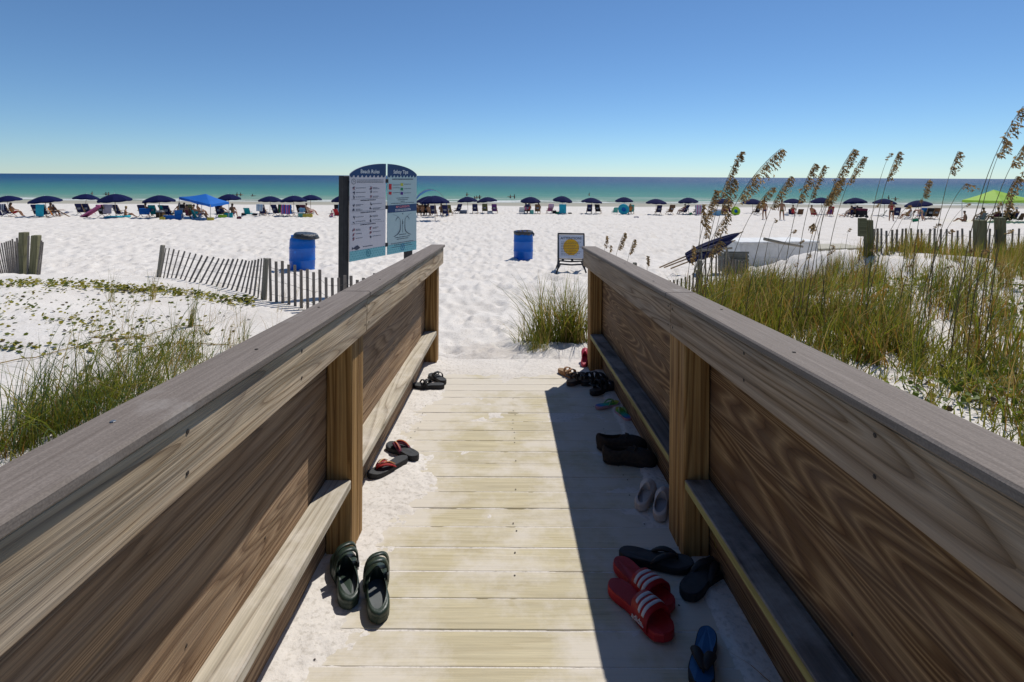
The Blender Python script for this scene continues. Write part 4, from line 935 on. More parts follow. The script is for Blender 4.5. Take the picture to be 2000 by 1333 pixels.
pts = px_region(900, lambda x, y: math.exp(-((y - crest(x) - 3) / 7) ** 2), rg, (-30, 500), (545, 600))
leaves(pts, (.013, .026), 'vine_leaves', 'yellow green vine leaves along the crest of the left dune', [LG, LY, LB], [.42, .52, .06], rg, .6, .03)
pts = px_region(620, lambda x, y: .15 + .85 * (fbm(x * .02, y * .05, 3, 3) > .5) * (1 - sm(x, 200, 420)), rg, (-20, 420), (565, 690))
leaves(pts, (.010, .021), 'vine_leaves', 'small round leaves scattered over the face of the left dune', [LG, LY, LB], [.5, .4, .10], rg, .5, .012)
pts = px_region(160, lambda x, y: 1.0, rg, (100, 640), (590, 760))
leaves(pts, (.010, .020), 'vine_leaves', 'sparse fallen leaves on the sand below the leaning fence', [LG, LY, LB], [.3, .3, .4], rg, .4, .01)
pts = scatter(8000, (1.1, 8.5), (1.4, 7.6), lambda x, y: sm(fbm(x * .8 + 3, y * 1.5, 83, 4) + .12 * (1 - sm(x - .42 * y, .5, 1.1)), .50, .60), rg)
leaves(pts, (.010, .024), 'vine_leaves', 'mats of green creeping leaves on the right dune', [leafmat('creeper_green', (.16, .22, .025), (.08, .12, .015), .3), LY, LB], [.72, .18, .10], rg, .8, .09)
def runner(pxs, label, lf=.016):
    P = [at(*q) for q in pxs]; fine = []
    for a0, b0 in zip(P[:-1], P[1:]):
        n = max(3, int((b0 - a0).length / .12))
        for i in range(n):
            c = a0.lerp(b0, i / n) + Vector((random.uniform(-.02, .02), random.uniform(-.03, .03), 0)); c.z = float(gh(c.x, c.y)) + .012; fine.append(c)
    root = empty('beach_vine', label, 'vine', fine[0], group='vine runners on the left dune')
    q = MB(); q.tube([c - fine[0] for c in fine], .004, 4); q.build('stem', G3, root)
    for c in fine[::2]:
        cc = c - fine[0] + Vector((random.uniform(-.02, .02), random.uniform(-.03, .03), .012)); nn = Euler((random.uniform(-.6, .6), random.uniform(-.6, .6), 0))
        q = MB(); pl = [cc + nn.to_matrix() @ Vector((lf * math.cos(t), lf * math.sin(t), 0)) for t in [i * math.pi / 3 for i in range(6)]]; q.add(pl, [tuple(range(6))]); q.build('leaf', random.choice([LG, LY]), root)
runner([(0, 712), (70, 700), (150, 680), (230, 665), (330, 655)], 'long vine runner crossing the bare sand at the left edge')
runner([(180, 660), (260, 665), (350, 640), (420, 640)], 'vine runner curving below the leaning fence')
runner([(230, 690), (330, 672), (470, 676)], 'pale runner just above the blue green grass')

# sea oats: one thing per stalk, stem with plume of flat drooping spikelets
OAT = leafmat('seed_gold', (.52, .35, .14), (.34, .21, .08), .35); OATD = leafmat('seed_brown', (.27, .16, .07), (.16, .095, .04), .3); STM = leafmat('oat_stem', (.26, .19, .09), (.16, .11, .05), .1)
def sea_oat(base_px, tip_px, Y, plume, dens, label, droop=1.0, bow=.0, side=1, leafn=3, mass=1.0):
    rnd = random.Random(int(tip_px[0] * 13 + tip_px[1])); tip = P2(tip_px[0], tip_px[1], Y)
    b = P2(base_px[0], base_px[1], Y); base = Vector((b.x, Y, float(gh(b.x, Y)) - .02))
    root = empty('sea_oat', label, 'sea oat plant', base, group='sea oats on the right dune')
    L = tip - base; ctrl = base + Vector((L.x * (.22 - bow), L.y * .5, L.z * (.74 + bow * .6)))
    def C(t): return base * (1 - t) ** 2 + ctrl * 2 * t * (1 - t) + tip * t * t
    st = [C(t) - base for t in np.linspace(0, 1, 15)]
    MB().tube(st, [.0042 - .0030 * i / 14 for i in range(15)], 5).build('stem', STM, root)
    t0 = 1 - plume / max(.3, L.length); q = MB(); n = int(dens * 2.3)
    nb = max(4, int(n / 7)); br = []
    for i in range(nb):
        f = (i + .5) / nb; t = t0 + (1 - t0) * f; c = C(t) - base; d = (C(min(1, t + .02)) - C(t - .02)).normalized()
        env = math.sin(math.pi * (.14 + .84 * f)) ** .8; ln = (.035 + .075 * env * rnd.uniform(.5, 1)) * mass; az_ = rnd.gauss(0, .8)
        out = Vector((side * math.cos(az_), math.sin(az_), 0))
        pb = [c + (out * .42 + d * .75) * ln * u_ + Vector((0, 0, -.75 * droop * ln * u_ * u_)) for u_ in (0, .35, .7, 1)]
        for k2 in range(3): q.add([pb[k2], pb[k2] + Vector((0, .0015, .0015)), pb[k2 + 1] + Vector((0, .0015, .0015)), pb[k2 + 1]], [(0, 1, 2, 3)], 1)
        for k2 in range(7):
            u_ = rnd.uniform(.15, 1.0); j_ = min(2, int(u_ * 3)); e = pb[j_].lerp(pb[j_ + 1], u_ * 3 - j_)
            dirv = (out * .35 + Vector((0, 0, -.9 * droop)) + d * .45 + Vector((rnd.gauss(0, .35), rnd.gauss(0, .35), rnd.gauss(0, .25)))).normalized(); s_ = rnd.uniform(.018, .030); w = rnd.uniform(.0035, .0058)
            sd = dirv.cross(Vector((rnd.gauss(0, .4), 1.0, rnd.gauss(0, .4)))).normalized() * w
            q.add([e, e + dirv * s_ * .45 + sd, e + dirv * s_, e + dirv * s_ * .45 - sd], [(0, 1, 2, 3)], rnd.choice([0, 0, 1]))
    o = q.build('seed_head', [OAT, OATD], root); tag(o, kind='stuff')
    for i in range(leafn):
        az_ = rnd.uniform(-.7, .7) + (0 if rnd.random() < .7 else math.pi); lv = MB(); h = rnd.uniform(.35, .7); out = Vector((math.cos(az_), math.sin(az_), 0)); c = base * 0 + (C(rnd.uniform(.02, .2)) - base)
        pts = [c + out * h * .6 * (t * t) + Vector((0, 0, h * (t - .45 * t * t))) for t in np.linspace(0, 1, 7)]; vs = []; 
        pd = Vector((-out.y, out.x, 0))
        for k2, p in enumerate(pts): w = .0045 * (1 - (k2 / 6) ** 2) + .0004; vs += [p - pd * w, p + pd * w]
        lv.add(vs, [(2 * k2, 2 * k2 + 1, 2 * k2 + 3, 2 * k2 + 2) for k2 in range(6)]); lv.build('leaf', rnd.choice(GM[:4]), root)
OATS = [
 ((1345, 610), (1524, 291), 4.3, .70, 230, 'great arching sea oat, its heavy head bending right above the folded umbrellas', 1.3, .02, 1, 4, 1.25),
 ((1352, 620), (1447, 297), 4.4, .62, 170, 'tall straight sea oat just left of the great arching head', .8, 0, 1, 3, .9),
 ((1338, 600), (1398, 372), 4.6, .50, 150, 'sea oat leaning right with head crossing the navy umbrella row', 1.0, 0, 1, 3, 1.0),
 ((1330, 640), (1405, 470), 4.5, .26, 70, 'short drooping sea oat in front of folded umbrellas', 1.2, .05, 1, 3, 1.0),
 ((1348, 590), (1381, 442), 4.7, .20, 45, 'small sea oat head just above the folded umbrella poles', 1.0, 0, 1, 2, .8),
 ((1340, 610), (1420, 418), 4.6, .34, 80, 'leaning sea oat tangled with the great arching one', 1.2, .02, 1, 3, 1.0),
 ((1360, 600), (1372, 400), 4.8, .30, 70, 'nearly upright sea oat left in the tangle before the folded umbrellas', 1.2, 0, 1, 3, .9),
 ((1365, 620), (1432, 350), 4.35, .45, 120, 'sea oat inside the curve of the great arching head', 1.4, 0, 1, 3, 1.1),
 ((1335, 600), (1352, 480), 4.6, .25, 50, 'short sea oat at the left side of the tangle by the rail', 1.2, 0, 1, 2, .9),
 ((1395, 610), (1508, 366), 4.9, .34, 90, 'sea oat before the two shirtless men', 1.0, 0, 1, 3, .8),
 ((1450, 610), (1543, 345), 5.0, .50, 150, 'sea oat with full head left of the thickest cluster', 1.1, 0, 1, 3, 1.0),
 ((1520, 620), (1590, 320), 4.9, .56, 170, 'sea oat with dark full head, third of the cluster', 1.1, 0, 1, 3, 1.05),
 ((1545, 620), (1609, 324), 5.0, .50, 100, 'slender sea oat leaning over the white chest', .8, 0, 1, 2, .8),
 ((1570, 640), (1667, 291), 4.8, .70, 240, 'tallest golden sea oat in the middle of the cluster', 1.2, 0, 1, 4, 1.15),
 ((1600, 600), (1686, 306), 5.2, .46, 110, 'sea oat immediately right of the tallest golden head', 1.0, 0, 1, 3, .9),
 ((1555, 600), (1622, 376), 4.9, .22, 55, 'small head low in the middle of the cluster', 1.1, 0, 1, 2, .9),
 ((1688, 640), (1755, 297), 4.9, .44, 110, 'lone sea oat leaning right over the mossy post', 1.0, 0, 1, 3, .9),
 ((1680, 620), (1738, 300), 5.2, .14, 16, 'thin nearly bare sea oat beside the lone leaning one', .6, 0, 1, 2, .6),
 ((1775, 640), (1812, 353), 4.9, .28, 75, 'sea oat in front of the rightmost navy umbrella', .9, 0, 1, 3, .8),
 ((1810, 640), (1871, 296), 4.6, .34, 90, 'sea oat with layered drooping head by the green canopy', 1.3, 0, 1, 3, 1.0),
 ((1800, 650), (1885, 360), 4.5, .10, 26, 'broken sea oat head pointing right beside the green canopy', 1.0, .05, 1, 2, 1.5),
 ((1853, 700), (1998, 208), 3.9, .46, 120, 'tallest sea oat at the right edge bending out of the frame', 1.2, -.02, 1, 4, 1.0),
 ((1880, 690), (1964, 275), 4.2, .24, 70, 'second tall sea oat at the right edge with short dense head', 1.1, 0, 1, 3, .9),
 ((1885, 720), (2004, 278), 3.9, .32, 110, 'heavy headed sea oat cut by the right edge of the photo', 1.2, 0, 1, 3, 1.1),
 ((1905, 720), (1985, 345), 4.1, .30, 90, 'sea oat just inside the right edge, below the second tall one', 1.2, 0, 1, 3, 1.0),
 ((1930, 700), (1968, 392), 4.3, .22, 60, 'small sea oat before the right half of the green canopy', 1.2, 0, 1, 3, .9),
 ((1560, 610), (1640, 350), 4.9, .40, 110, 'sea oat between the slender one and the tallest golden head', 1.1, 0, 1, 3, 1.0),
 ((1920, 720), (2010, 318), 4.0, .20, 50, 'lower sea oat at the right edge under the heavy head', 1.2, 0, 1, 3, 1.0),
 ((1185, 560), (1219, 455), 6.2, .32, 75, 'small brown sea oat rising behind the right railing end', 1.1, 0, 1, 0, .8),
 ((1212, 560), (1238, 468), 6.2, .28, 70, 'small leaning sea oat right of the railing end', 1.1, 0, 1, 0, .8),
 ((1175, 560), (1184, 461), 6.3, .24, 40, 'thin sea oat nearest the railing end post', 1.0, 0, 1, 0, .6),
 ((1188, 560), (1192, 480), 6.3, .14, 25, 'tiny sea oat between two larger ones near the railing end', 1.0, 0, 1, 0, .6),
 ((1264, 560), (1264, 500), 6.0, .18, 40, 'short upright brown seed head above the right cap rail', 1.0, 0, 1, 0, .5),
 ((1612, 560), (1592, 437), 4.7, .14, 40, 'bowed sea oat whose head hangs over the white chest', 1.4, .1, -1, 2, 1.0),
]
for a0 in OATS: sea_oat(*a0)
# bare stalks standing in the grass
rnd = random.Random(77)
WHERE = ['behind the low lath fence', 'before the white chest', 'left of the mossy post', 'right of the mossy post', 'under the rightmost navy umbrella', 'before the green canopy']
for i in range(26):
    x = 1480 + i * 18.5 + rnd.uniform(-6, 6); ty = rnd.uniform(385, 520); w_ = WHERE[min(5, int((x - 1480) / 82))]
    hgt = 'tall' if ty < 430 else ('mid height' if ty < 475 else 'short'); ln_ = rnd.uniform(10, 95); le = 'nearly upright' if ln_ < 38 else ('slanting' if ln_ < 66 else 'strongly leaning')
    sea_oat((x, 620), (x + ln_, ty), rnd.uniform(4.6, 6.5), .08, 6, '%s %s headless oat stalk %s, %s from left' % (hgt, le, w_, ['1st', '2nd', '3rd'][i] if i < 3 else ('%dst' % (i + 1) if i + 1 == 21 else '%dnd' % (i + 1) if i + 1 == 22 else '%drd' % (i + 1) if i + 1 == 23 else '%dth' % (i + 1))), .6, 0, 1, 2, .4)
# ------------------------------------------------------------------ shoes on the boardwalk
SS = np.array([0, .012, .05, .12, .25, .40, .55, .68, .80, .90, .965, .99, 1.0])
WO = np.array([0, .045, .095, .13, .145, .148, .168, .185, .18, .145, .085, .045, 0.])
WI = np.array([0, .045, .095, .13, .135, .108, .125, .155, .172, .16, .11, .06, 0.])
def outline(L, mir=1, n=20, inset=0.0, wf=1.0):
    s_ = .5 - .5 * np.cos(np.linspace(0, np.pi, n)); pts = []
    k2 = (1 - inset)
    for s in s_: pts.append((mir * wf * L * float(np.interp(s, SS, WO)) * k2, (s - .5) * L * (1 - inset * .35)))
    for s in s_[::-1][1:-1]: pts.append((-mir * wf * L * float(np.interp(s, SS, WI)) * k2, (s - .5) * L * (1 - inset * .35)))
    return pts
def half(L, s, mir, wf=1.0):
    o = float(np.interp(s, SS, WO)) * L * wf; i = float(np.interp(s, SS, WI)) * L * wf
    return (-i, o) if mir > 0 else (-o, i)
def sole(L, T, mir, wf=1.0, heel=0.0, inset=.05, dish=0.0):
    mb = MB(); rings = []
    for z, ins in ((0, .05), (.15, .0), (.8, .0), (.97, .025), (1.0, inset)):
        ring = []
        for (x, y) in outline(L, mir, inset=ins, wf=wf):
            s = y / L + .5; zz = z * (T + heel * (1 - sm(s, .25, .7))) + .006 * sm(s, .85, 1.0) + (.0 if z < .9 else dish * 0)
            ring.append((x, y, float(zz)))
        rings.append(ring)
    n = len(rings[0]); vs = [p for r_ in rings for p in r_]; fs = []
    for k2 in range(len(rings) - 1):
        for i in range(n): fs.append((k2 * n + i, k2 * n + (i + 1) % n, (k2 + 1) * n + (i + 1) % n, (k2 + 1) * n + i))
    fs.append(tuple(range(n - 1, -1, -1))); fs.append(tuple((len(rings) - 1) * n + i for i in range(n)))
    return mb.add(vs, fs)
def footbed(L, z, mir, wf=1.0, heel=0.0, inset=.12):
    pts = outline(L, mir, inset=inset, wf=wf); mb = MB(); vs = []
    for x, y in pts: vs.append((x, y, z + heel * float(1 - sm(y / L + .5, .25, .7)) + .006 * float(sm(y / L + .5, .85, 1))))
    return mb.add(vs, [tuple(range(len(vs)))])
def band(L, s0, s1, h, zb, mir, wf=1.0, th=.004, skew=0.0, out=1.04, nu=15, mi=0, mb=None, a0=0.0, a1=1.0):
    """strap arching over the foot between stations s0 and s1"""
    mb = mb or MB(); vs = []; fs = []
    for i in range(nu):
        u = a0 + (a1 - a0) * i / (nu - 1); ph = math.pi * (1 - u)
        for (s, tt) in ((s0, 0), (s1, 0), (s1, th), (s0, th)):
            lo, hi = half(L, s, mir, wf); c = (lo + hi) / 2; w = (hi - lo) / 2 * out; y = (s - .5 + skew * (u - .5)) * L
            vs.append((c + (w + tt) * math.copysign(abs(math.cos(ph)) ** .75, math.cos(ph)), y, zb + (h + tt) * math.sin(ph) ** .62 if 0 < u < 1 else zb))
    for i in range(nu - 1):
        for k2 in range(4): fs.append((i * 4 + k2, i * 4 + (k2 + 1) % 4, (i + 1) * 4 + (k2 + 1) % 4, (i + 1) * 4 + k2))
    fs.append((0, 1, 2, 3)); fs.append(tuple((nu - 1) * 4 + k2 for k2 in (3, 2, 1, 0)))
    return mb.add(vs, fs, mi)
def upper(L, mir, zt, op0, op1, opw, htoe, hside, hheel, wf=1.0, puff=1.03, vmax=1.0):
    """closed clog or shoe body from the sole line to the edge of the foot opening"""
    O = outline(L, mir, n=22, wf=wf); n = len(O); c = ((op0 + op1) / 2 - .5) * L; hl = (op1 - op0) / 2 * L
    lo, hi = half(L, (op0 + op1) / 2, mir, wf); cx = (lo + hi) / 2
    R_ = []; H = []
    for (x, y) in O:
        t = math.atan2((x - cx) / (.17 * L), (y - c) / (.5 * L)); R_.append((cx + opw * L * math.sin(t), c + hl * math.cos(t)))
        f = math.cos(t); H.append(hside + (htoe - hside) * max(0, f) ** 2 + (hheel - hside) * max(0, -f) ** 2)
    vs = []; fs = []; nv = 9
    for j in range(nv):
        v = j / (nv - 1)
        for i in range(n):
            e = math.cos(v * math.pi / 2) ** .62 if v < 1 else 0; zz = zt + (H[i] - zt) * math.sin(v * math.pi / 2) ** .85; g = 1 + (puff - 1) * math.sin(math.pi * v)
            vs.append((R_[i][0] + (O[i][0] * g - R_[i][0]) * e, R_[i][1] + (O[i][1] * g - R_[i][1]) * e, zz))
    for j in range(nv - 1):
        for i in range(n): fs.append((j * n + i, j * n + (i + 1) % n, (j + 1) * n + (i + 1) % n, (j + 1) * n + i))
    # rolled edge and inner wall
    base = (nv - 1) * n
    for kk, (sc_, dz) in enumerate(((.965, .0015), (.94, -.003))):
        for i in range(n): vs.append((cx + (R_[i][0] - cx) * sc_, c + (R_[i][1] - c) * sc_, H[i] + dz))
    for i in range(n): vs.append((O[i][0] * .84, O[i][1] * .90 if R_[i][1] < c else c + (R_[i][1] - c) * 1.05, zt + .004))
    for kk in range(3):
        for i in range(n): fs.append((base + kk * n + i, base + kk * n + (i + 1) % n, base + (kk + 1) * n + (i + 1) % n, base + (kk + 1) * n + i))
    return MB().add(vs, fs), R_, H
def shoe_root(name, label, cat, heel, toe, group=None, lift=0, Lfix=None):
    h = deck(*heel); t = deck(*toe); d = t - h; L = min(.325, max(.15, d.length)) if Lfix is None else Lfix
    root = empty(name, label, cat, (h + t) / 2 + Vector((0, 0, .0045 + lift)), group=group)
    root.rotation_euler = (Matrix.Rotation(-math.atan(SLOPE), 3, 'X') @ Matrix.Rotation(math.atan2(-d.x, d.y), 3, 'Z')).to_euler()
    return root, L
def flipflop(label, heel, toe, mir, c_sole, c_bed, c_strap, T=.018, group=None, strap_r=.0075, flat=.5, name='flip_flop', stripes=None, Lfix=None, wf=1.0):
    r_, L = shoe_root(name, label, 'flip flop', heel, toe, group, Lfix=Lfix)
    sole(L, T, mir, wf, heel=.006).build('sole', c_sole, r_)
    footbed(L, T + .0006, mir, wf, heel=.006, inset=.10).build('footbed', c_bed, r_)
    cx = -.02 * L * mir; z = T
    for q in (-1, 1):
        lo, hi = half(L, .42, mir, wf); xe = (lo if q < 0 else hi) * .96
        a_ = Vector((cx, .28 * L, z + .016)); e_ = Vector((xe, -.08 * L, z - .004)); m_ = (a_ + e_) / 2 + Vector((q * .012, .0, .034)); 
        pts = [a_ * (1 - t) ** 2 + m_ * 2 * t * (1 - t) + e_ * t * t for t in np.linspace(0, 1, 9)]
        w = [strap_r * (.8 + .9 * math.sin(math.pi * min(1, t * .9 + .1))) for t in np.linspace(0, 1, 9)]
        o = MB(); o.tube(pts, w, 8, flat=flat); sp = o.build('strap', c_strap, r_, smooth=True)
        if stripes:
            for kk, sm_ in enumerate(stripes):
                off = (kk - (len(stripes) - 1) / 2) * strap_r * .62
                MB().tube([p + Vector((off * .55, off * .8, w[i] * .62)) for i, p in enumerate(pts)][1:-1], strap_r * .26, 5, flat=.5).build('stripe', sm_, sp)
    MB().tube([(cx, .285 * L, z - .002), (cx, .282 * L, z + .02)], .004, 6).build('toe_post', c_strap, r_)
    return r_
RUB = M('black_rubber', (.018, .018, .021), (.012, .012, .014), 20, .6, .35, .2)
RUBG = M('dark_grey_foam', (.055, .058, .062), (.04, .042, .046), 25, .7, .3, .3)
CLG = M('dark_green_foam', (.022, .040, .028), (.016, .03, .021), 14, .42, .45, .15); CLGI = M('grey_green_footbed', (.13, .14, .14), (.10, .11, .11), 30, .6, .3, .3)
def clog(label, heel, toe, mir, body, bed, strap=True, group=None, Lfix=None, name='clog', holes=False, cat='clog', tall=1.0, lug=True):
    r_, L = shoe_root(name, label, cat, heel, toe, group, Lfix=Lfix)
    sole(L, .022, mir, 1.0, inset=.02).build('sole', body, r_)
    footbed(L, .0228, mir, 1.0, inset=.10).build('footbed', bed, r_, smooth=True)
    mb, R_, H = upper(L, mir, .020, .05, .66, .118, .078 * tall, .050 * tall, .040 * tall); mb.build('upper', body, r_, smooth=True)
    if strap:
        q = band(L, .50, .585, .088, .030, mir, 1.0, th=.005, skew=.10, out=1.03); q.build('strap', body, r_, smooth=True)
        q = band(L, .63, .70, .088, .030, mir, 1.0, th=.004, skew=.18, out=.97); q.build('strap', body, r_, smooth=True)
        lo, hi = half(L, .5, mir); 
        for x in (lo * 1.05, hi * 1.05): MB().box((x - .004, -.004, .05), (x + .004, .018, .07), b=.002).build('buckle', M('dull_buckle', (.14, .15, .14), None, 20, .35, .5, 0, metal=.6), r_)
    if holes:
        for i in range(4):
            MB().lathe([(.0001, 0), (.0045, 0)], 8).build('vent', RUB, r_, loc=((i - 1.5) * .016, L * .28, .079 * tall))
    return r_
clog('dark green strapped clog tucked against the left middle post', (686, 1203), (664, 1092), 1, CLG, CLGI, group='pair of dark green clogs', Lfix=.285)
clog('dark green strapped clog out in the sun, its heel nearest the camera', (741, 1227), (735, 1112), -1, CLG, CLGI, group='pair of dark green clogs', Lfix=.285)
ST = [M('strap_red', (.40, .03, .03), None, 30, .7), M('strap_orange', (.55, .22, .05), None, 30, .7), M('strap_cream', (.55, .48, .32), None, 30, .7), M('strap_maroon', (.16, .03, .06), None, 30, .7)]
flipflop('thick black flip flop with striped strap, farther of the pair at the left', (812, 903), (762, 877), 1, RUB, RUBG, ST[3], .03, 'pair of striped strap flip flops', .011, .35, stripes=[ST[0], ST[1], ST[2]], Lfix=.27)
flipflop('thick black flip flop with red striped strap, nearer and resting on sand', (786, 908), (730, 935), -1, RUB, RUBG, ST[0], .03, 'pair of striped strap flip flops', .011, .35, stripes=[ST[1], ST[2], ST[3]], Lfix=.26)
def sandal(label, heel, toe, mir, c_sole, c_bed, c_band, bands, T=.026, group=None, back=False, Lfix=None, name='sandal', lift=0, wf=1.0):
    r_, L = shoe_root(name, label, 'sandal', heel, toe, group, lift, Lfix)
    sole(L, T, mir, wf, heel=.008).build('sole', c_sole, r_); footbed(L, T + .0008, mir, wf, heel=.008, inset=.08).build('footbed', c_bed, r_)
    for (s0, s1, h, sk) in bands: band(L, s0, s1, h, T * .7, mir, wf, th=.004, skew=sk).build('strap', c_band, r_, smooth=True)
    if back:
        pts = [(.12 * L * math.cos(t), -.36 * L + .12 * L * math.sin(t), T + .055) for t in np.linspace(0, -math.pi, 10)]; pts = [(.14 * L, -.12 * L, T)] + pts + [(-.13 * L, -.12 * L, T)]
        MB().tube(pts, .007, 6, flat=.5).build('heel_strap', c_band, r_)
    return r_
sandal('black toe-loop sandal lying farther at the far left of the deck', (868, 753), (842, 737), 1, RUB, RUBG, RUB, [(.48, .60, .045, -.1), (.62, .68, .04, .35)], group='pair of black sandals by the left bench', Lfix=.25)
sandal('black toe-loop sandal lying nearer, partly under the left ledge', (860, 760), (814, 758), -1, RUB, RUBG, RUB, [(.48, .60, .045, -.1), (.62, .68, .04, .35)], group='pair of black sandals by the left bench', Lfix=.26)
# right side
PK = M('coral_pink_foam', (.48, .035, .07), (.36, .022, .05), 12, .45, .4, .15)
TAN_ = M('tan_leather', (.34, .17, .07), (.24, .11, .045), 18, .6, .35, .3); BRN = M('brown_leather', (.10, .065, .05), (.06, .04, .03), 18, .6, .35, .3); CORK = M('cork_footbed', (.36, .25, .15), (.26, .17, .10), 60, .8, .2, .4)
c1 = clog('coral pink clog propped on its side against the others', (1138, 725), (1146, 700), 1, PK, PK, False, 'pair of pink clogs', Lfix=.22, holes=True)
c1.rotation_euler.rotate_axis('X', R(26)); c1.location.z += .035
clog('coral pink clog lying flat under the right ledge', (1150, 716), (1184, 724), -1, PK, PK, False, 'pair of pink clogs', Lfix=.22)
s1 = sandal('tan leather sandal at the sunlit edge of the pile', (1092, 728), (1128, 742), 1, TAN_, CORK, TAN_, [(.42, .52, .05, 0), (.62, .74, .045, 0)], group='pair of leather sandals', Lfix=.24)
sandal('brown strappy sandal overlapping the shadow edge of the pile', (1106, 756), (1152, 742), -1, BRN, CORK, BRN, [(.30, .38, .07, 0), (.50, .58, .06, 0), (.68, .78, .05, 0)], group='pair of leather sandals', back=True, Lfix=.26)
sandal('black strappy sandal in the middle of the dark pile', (1140, 754), (1182, 744), 1, RUB, BRN, RUB, [(.25, .36, .075, 0), (.46, .56, .07, 0), (.66, .78, .05, 0)], group='pair of black strappy sandals', back=True, Lfix=.28)
sandal('black strappy sandal nearest the right ledge, toe towards it', (1157, 773), (1201, 760), -1, RUB, BRN, RUB, [(.25, .36, .08, 0), (.46, .56, .075, 0), (.66, .78, .05, 0)], group='pair of black strappy sandals', back=True, Lfix=.29)
def rainbow():
    m, nt, p = newmat('rainbow_print'); tc = nd(nt, 'ShaderNodeTexCoord'); sp = nd(nt, 'ShaderNodeSeparateXYZ'); nt.links.new(tc.outputs['Object'], sp.inputs[0])
    mr = nd(nt, 'ShaderNodeMapRange'); mr.inputs['From Min'].default_value = -.12; mr.inputs['From Max'].default_value = .12; nt.links.new(sp.outputs[1], mr.inputs[0])
    r = ramp(nt, [(0, (.35, .12, .35)), (.18, (.02, .16, .50)), (.42, (.02, .42, .28)), (.68, (.10, .45, .06)), (.9, (.55, .50, .05)), (1, (.6, .25, .08))]); nt.links.new(mr.outputs[0], r.inputs[0]); nt.links.new(r.outputs[0], p.inputs['Base Color']); p.inputs['Roughness'].default_value = .5; return m
RB = rainbow(); PINKS = M('pale_pink_sole', (.55, .33, .38), (.45, .26, .31), 20, .6); CLR = M('clear_green_strap', (.22, .40, .15), (.15, .3, .1), 10, .3, .5, .1)
flipflop('rainbow printed flip flop with pale pink sole, farther of the two', (1166, 800), (1206, 790), 1, PINKS, RB, CLR, .014, 'pair of rainbow flip flops', .004, 1, Lfix=.22)
flipflop('rainbow printed flip flop with pale pink sole, nearer the right ledge', (1229, 826), (1206, 801), -1, PINKS, RB, CLR, .014, 'pair of rainbow flip flops', .004, 1, Lfix=.22)
def loafer(label, heel, toe, mir, grp, Lfix=.30):
    LF = M('dark_brown_canvas', (.065, .052, .045), (.038, .03, .026), 60, .85, .15, .5); LS = M('loafer_sole', (.025, .02, .018), None, 20, .7)
    r_, L = shoe_root('loafer', label, 'shoe', heel, toe, grp, Lfix=Lfix)
    sole(L, .02, mir, 1.02, inset=.02).build('sole', LS, r_); footbed(L, .0225, mir, inset=.12).build('footbed', LS, r_)
    mb, _, _ = upper(L, mir, .018, .03, .50, .085, .088, .072, .090, puff=1.05); mb.build('upper', LF, r_, smooth=True)
    q = MB(); q.tube([(.05 * L * math.cos(t), .10 * L + .20 * L * math.sin(t), .083 - .012 * max(0, math.sin(t))) for t in np.linspace(-.3, math.pi + .3, 16)], .0028, 5); q.build('stitched_seam', LS, r_)
    MB().tube([(-.03, .02 * L + .02, .085), (0, .03 * L + .03, .094), (.03, .02 * L + .02, .085)], .005, 5).build('tongue_tab', LF, r_)
    return r_
loafer('dark brown canvas loafer, the one behind, nearer the wall end', (1177, 878), (1252, 882), 1, 'pair of brown loafers')
loafer('dark brown canvas loafer in front, toe towards the right ledge', (1187, 903), (1272, 910), -1, 'pair of brown loafers')
BG = M('beige_foam', (.66, .56, .49), (.55, .46, .40), 12, .55, .35, .15); BGI = M('grey_footbed', (.40, .37, .37), (.30, .28, .28), 20, .7)
clog('beige open shoe, left of the two beside the middle post', (1247, 1004), (1272, 952), 1, BG, BGI, False, 'pair of beige shoes', Lfix=.235, name='slip_on_shoe', cat='shoe', tall=.85)
clog('beige open shoe touching the right middle post', (1285, 1026), (1302, 968), -1, BG, BGI, False, 'pair of beige shoes', Lfix=.235, name='slip_on_shoe', cat='shoe', tall=.85)
flipflop('black flip flop pointing sideways behind the red slides', (1226, 1093), (1338, 1112), 1, RUB, RUBG, RUB, .024, 'pair of large black flip flops', .009, .5, Lfix=.30)
flipflop('black flip flop angled towards the post beside the red slides', (1340, 1172), (1408, 1108), -1, RUB, RUBG, RUB, .024, 'pair of large black flip flops', .010, .5, Lfix=.30)
RED_ = M('slide_red', (.42, .012, .018), (.33, .008, .014), 10, .5, .4, .15); WHT_ = M('slide_white', (.62, .62, .66), None, 20, .5)
def slide(label, heel, toe, mir, text=False):
    r_, L = shoe_root('slide_sandal', label, 'slide', heel, toe, 'pair of red slides with white stripes', Lfix=.30)
    sole(L, .030, mir, 1.04, heel=.004).build('sole', RED_, r_); footbed(L, .0306, mir, 1.04, heel=.004, inset=.07).build('footbed', RED_, r_)
    b = band(L, .50, .80, .058, .012, mir, 1.04, th=.005, out=1.03, nu=21).build('strap', RED_, r_, smooth=True)
    for k2 in range(3):
        s0 = .545 + k2 * .075; band(L, s0, s0 + .042, .0615, .012, mir, 1.04, th=.003, out=1.052, nu=21, a0=.14, a1=.86).build('stripe', WHT_, b, smooth=True)
    if text:
        me = text_mesh('adidas', .024, .0006); me.materials.append(WHT_); lo, hi = half(L, .66, mir, 1.04)
        o = link('lettering', me, b, ((lo + hi) / 2 + (hi - lo) / 2 * 1.035 + .0075, .16 * L, .030)); o.rotation_euler = (R(78), 0, math.pi / 2)
    return r_
slide('red slide with three white stripes, farther and overlapped by its twin', (1212, 1113), (1300, 1195), 1)
slide('red slide with three white stripes, nearer, lettering along its side', (1202, 1158), (1300, 1248), -1, True)
BL = M('blue_foam', (.02, .13, .30), (.015, .09, .22), 10, .5, .4, .2)
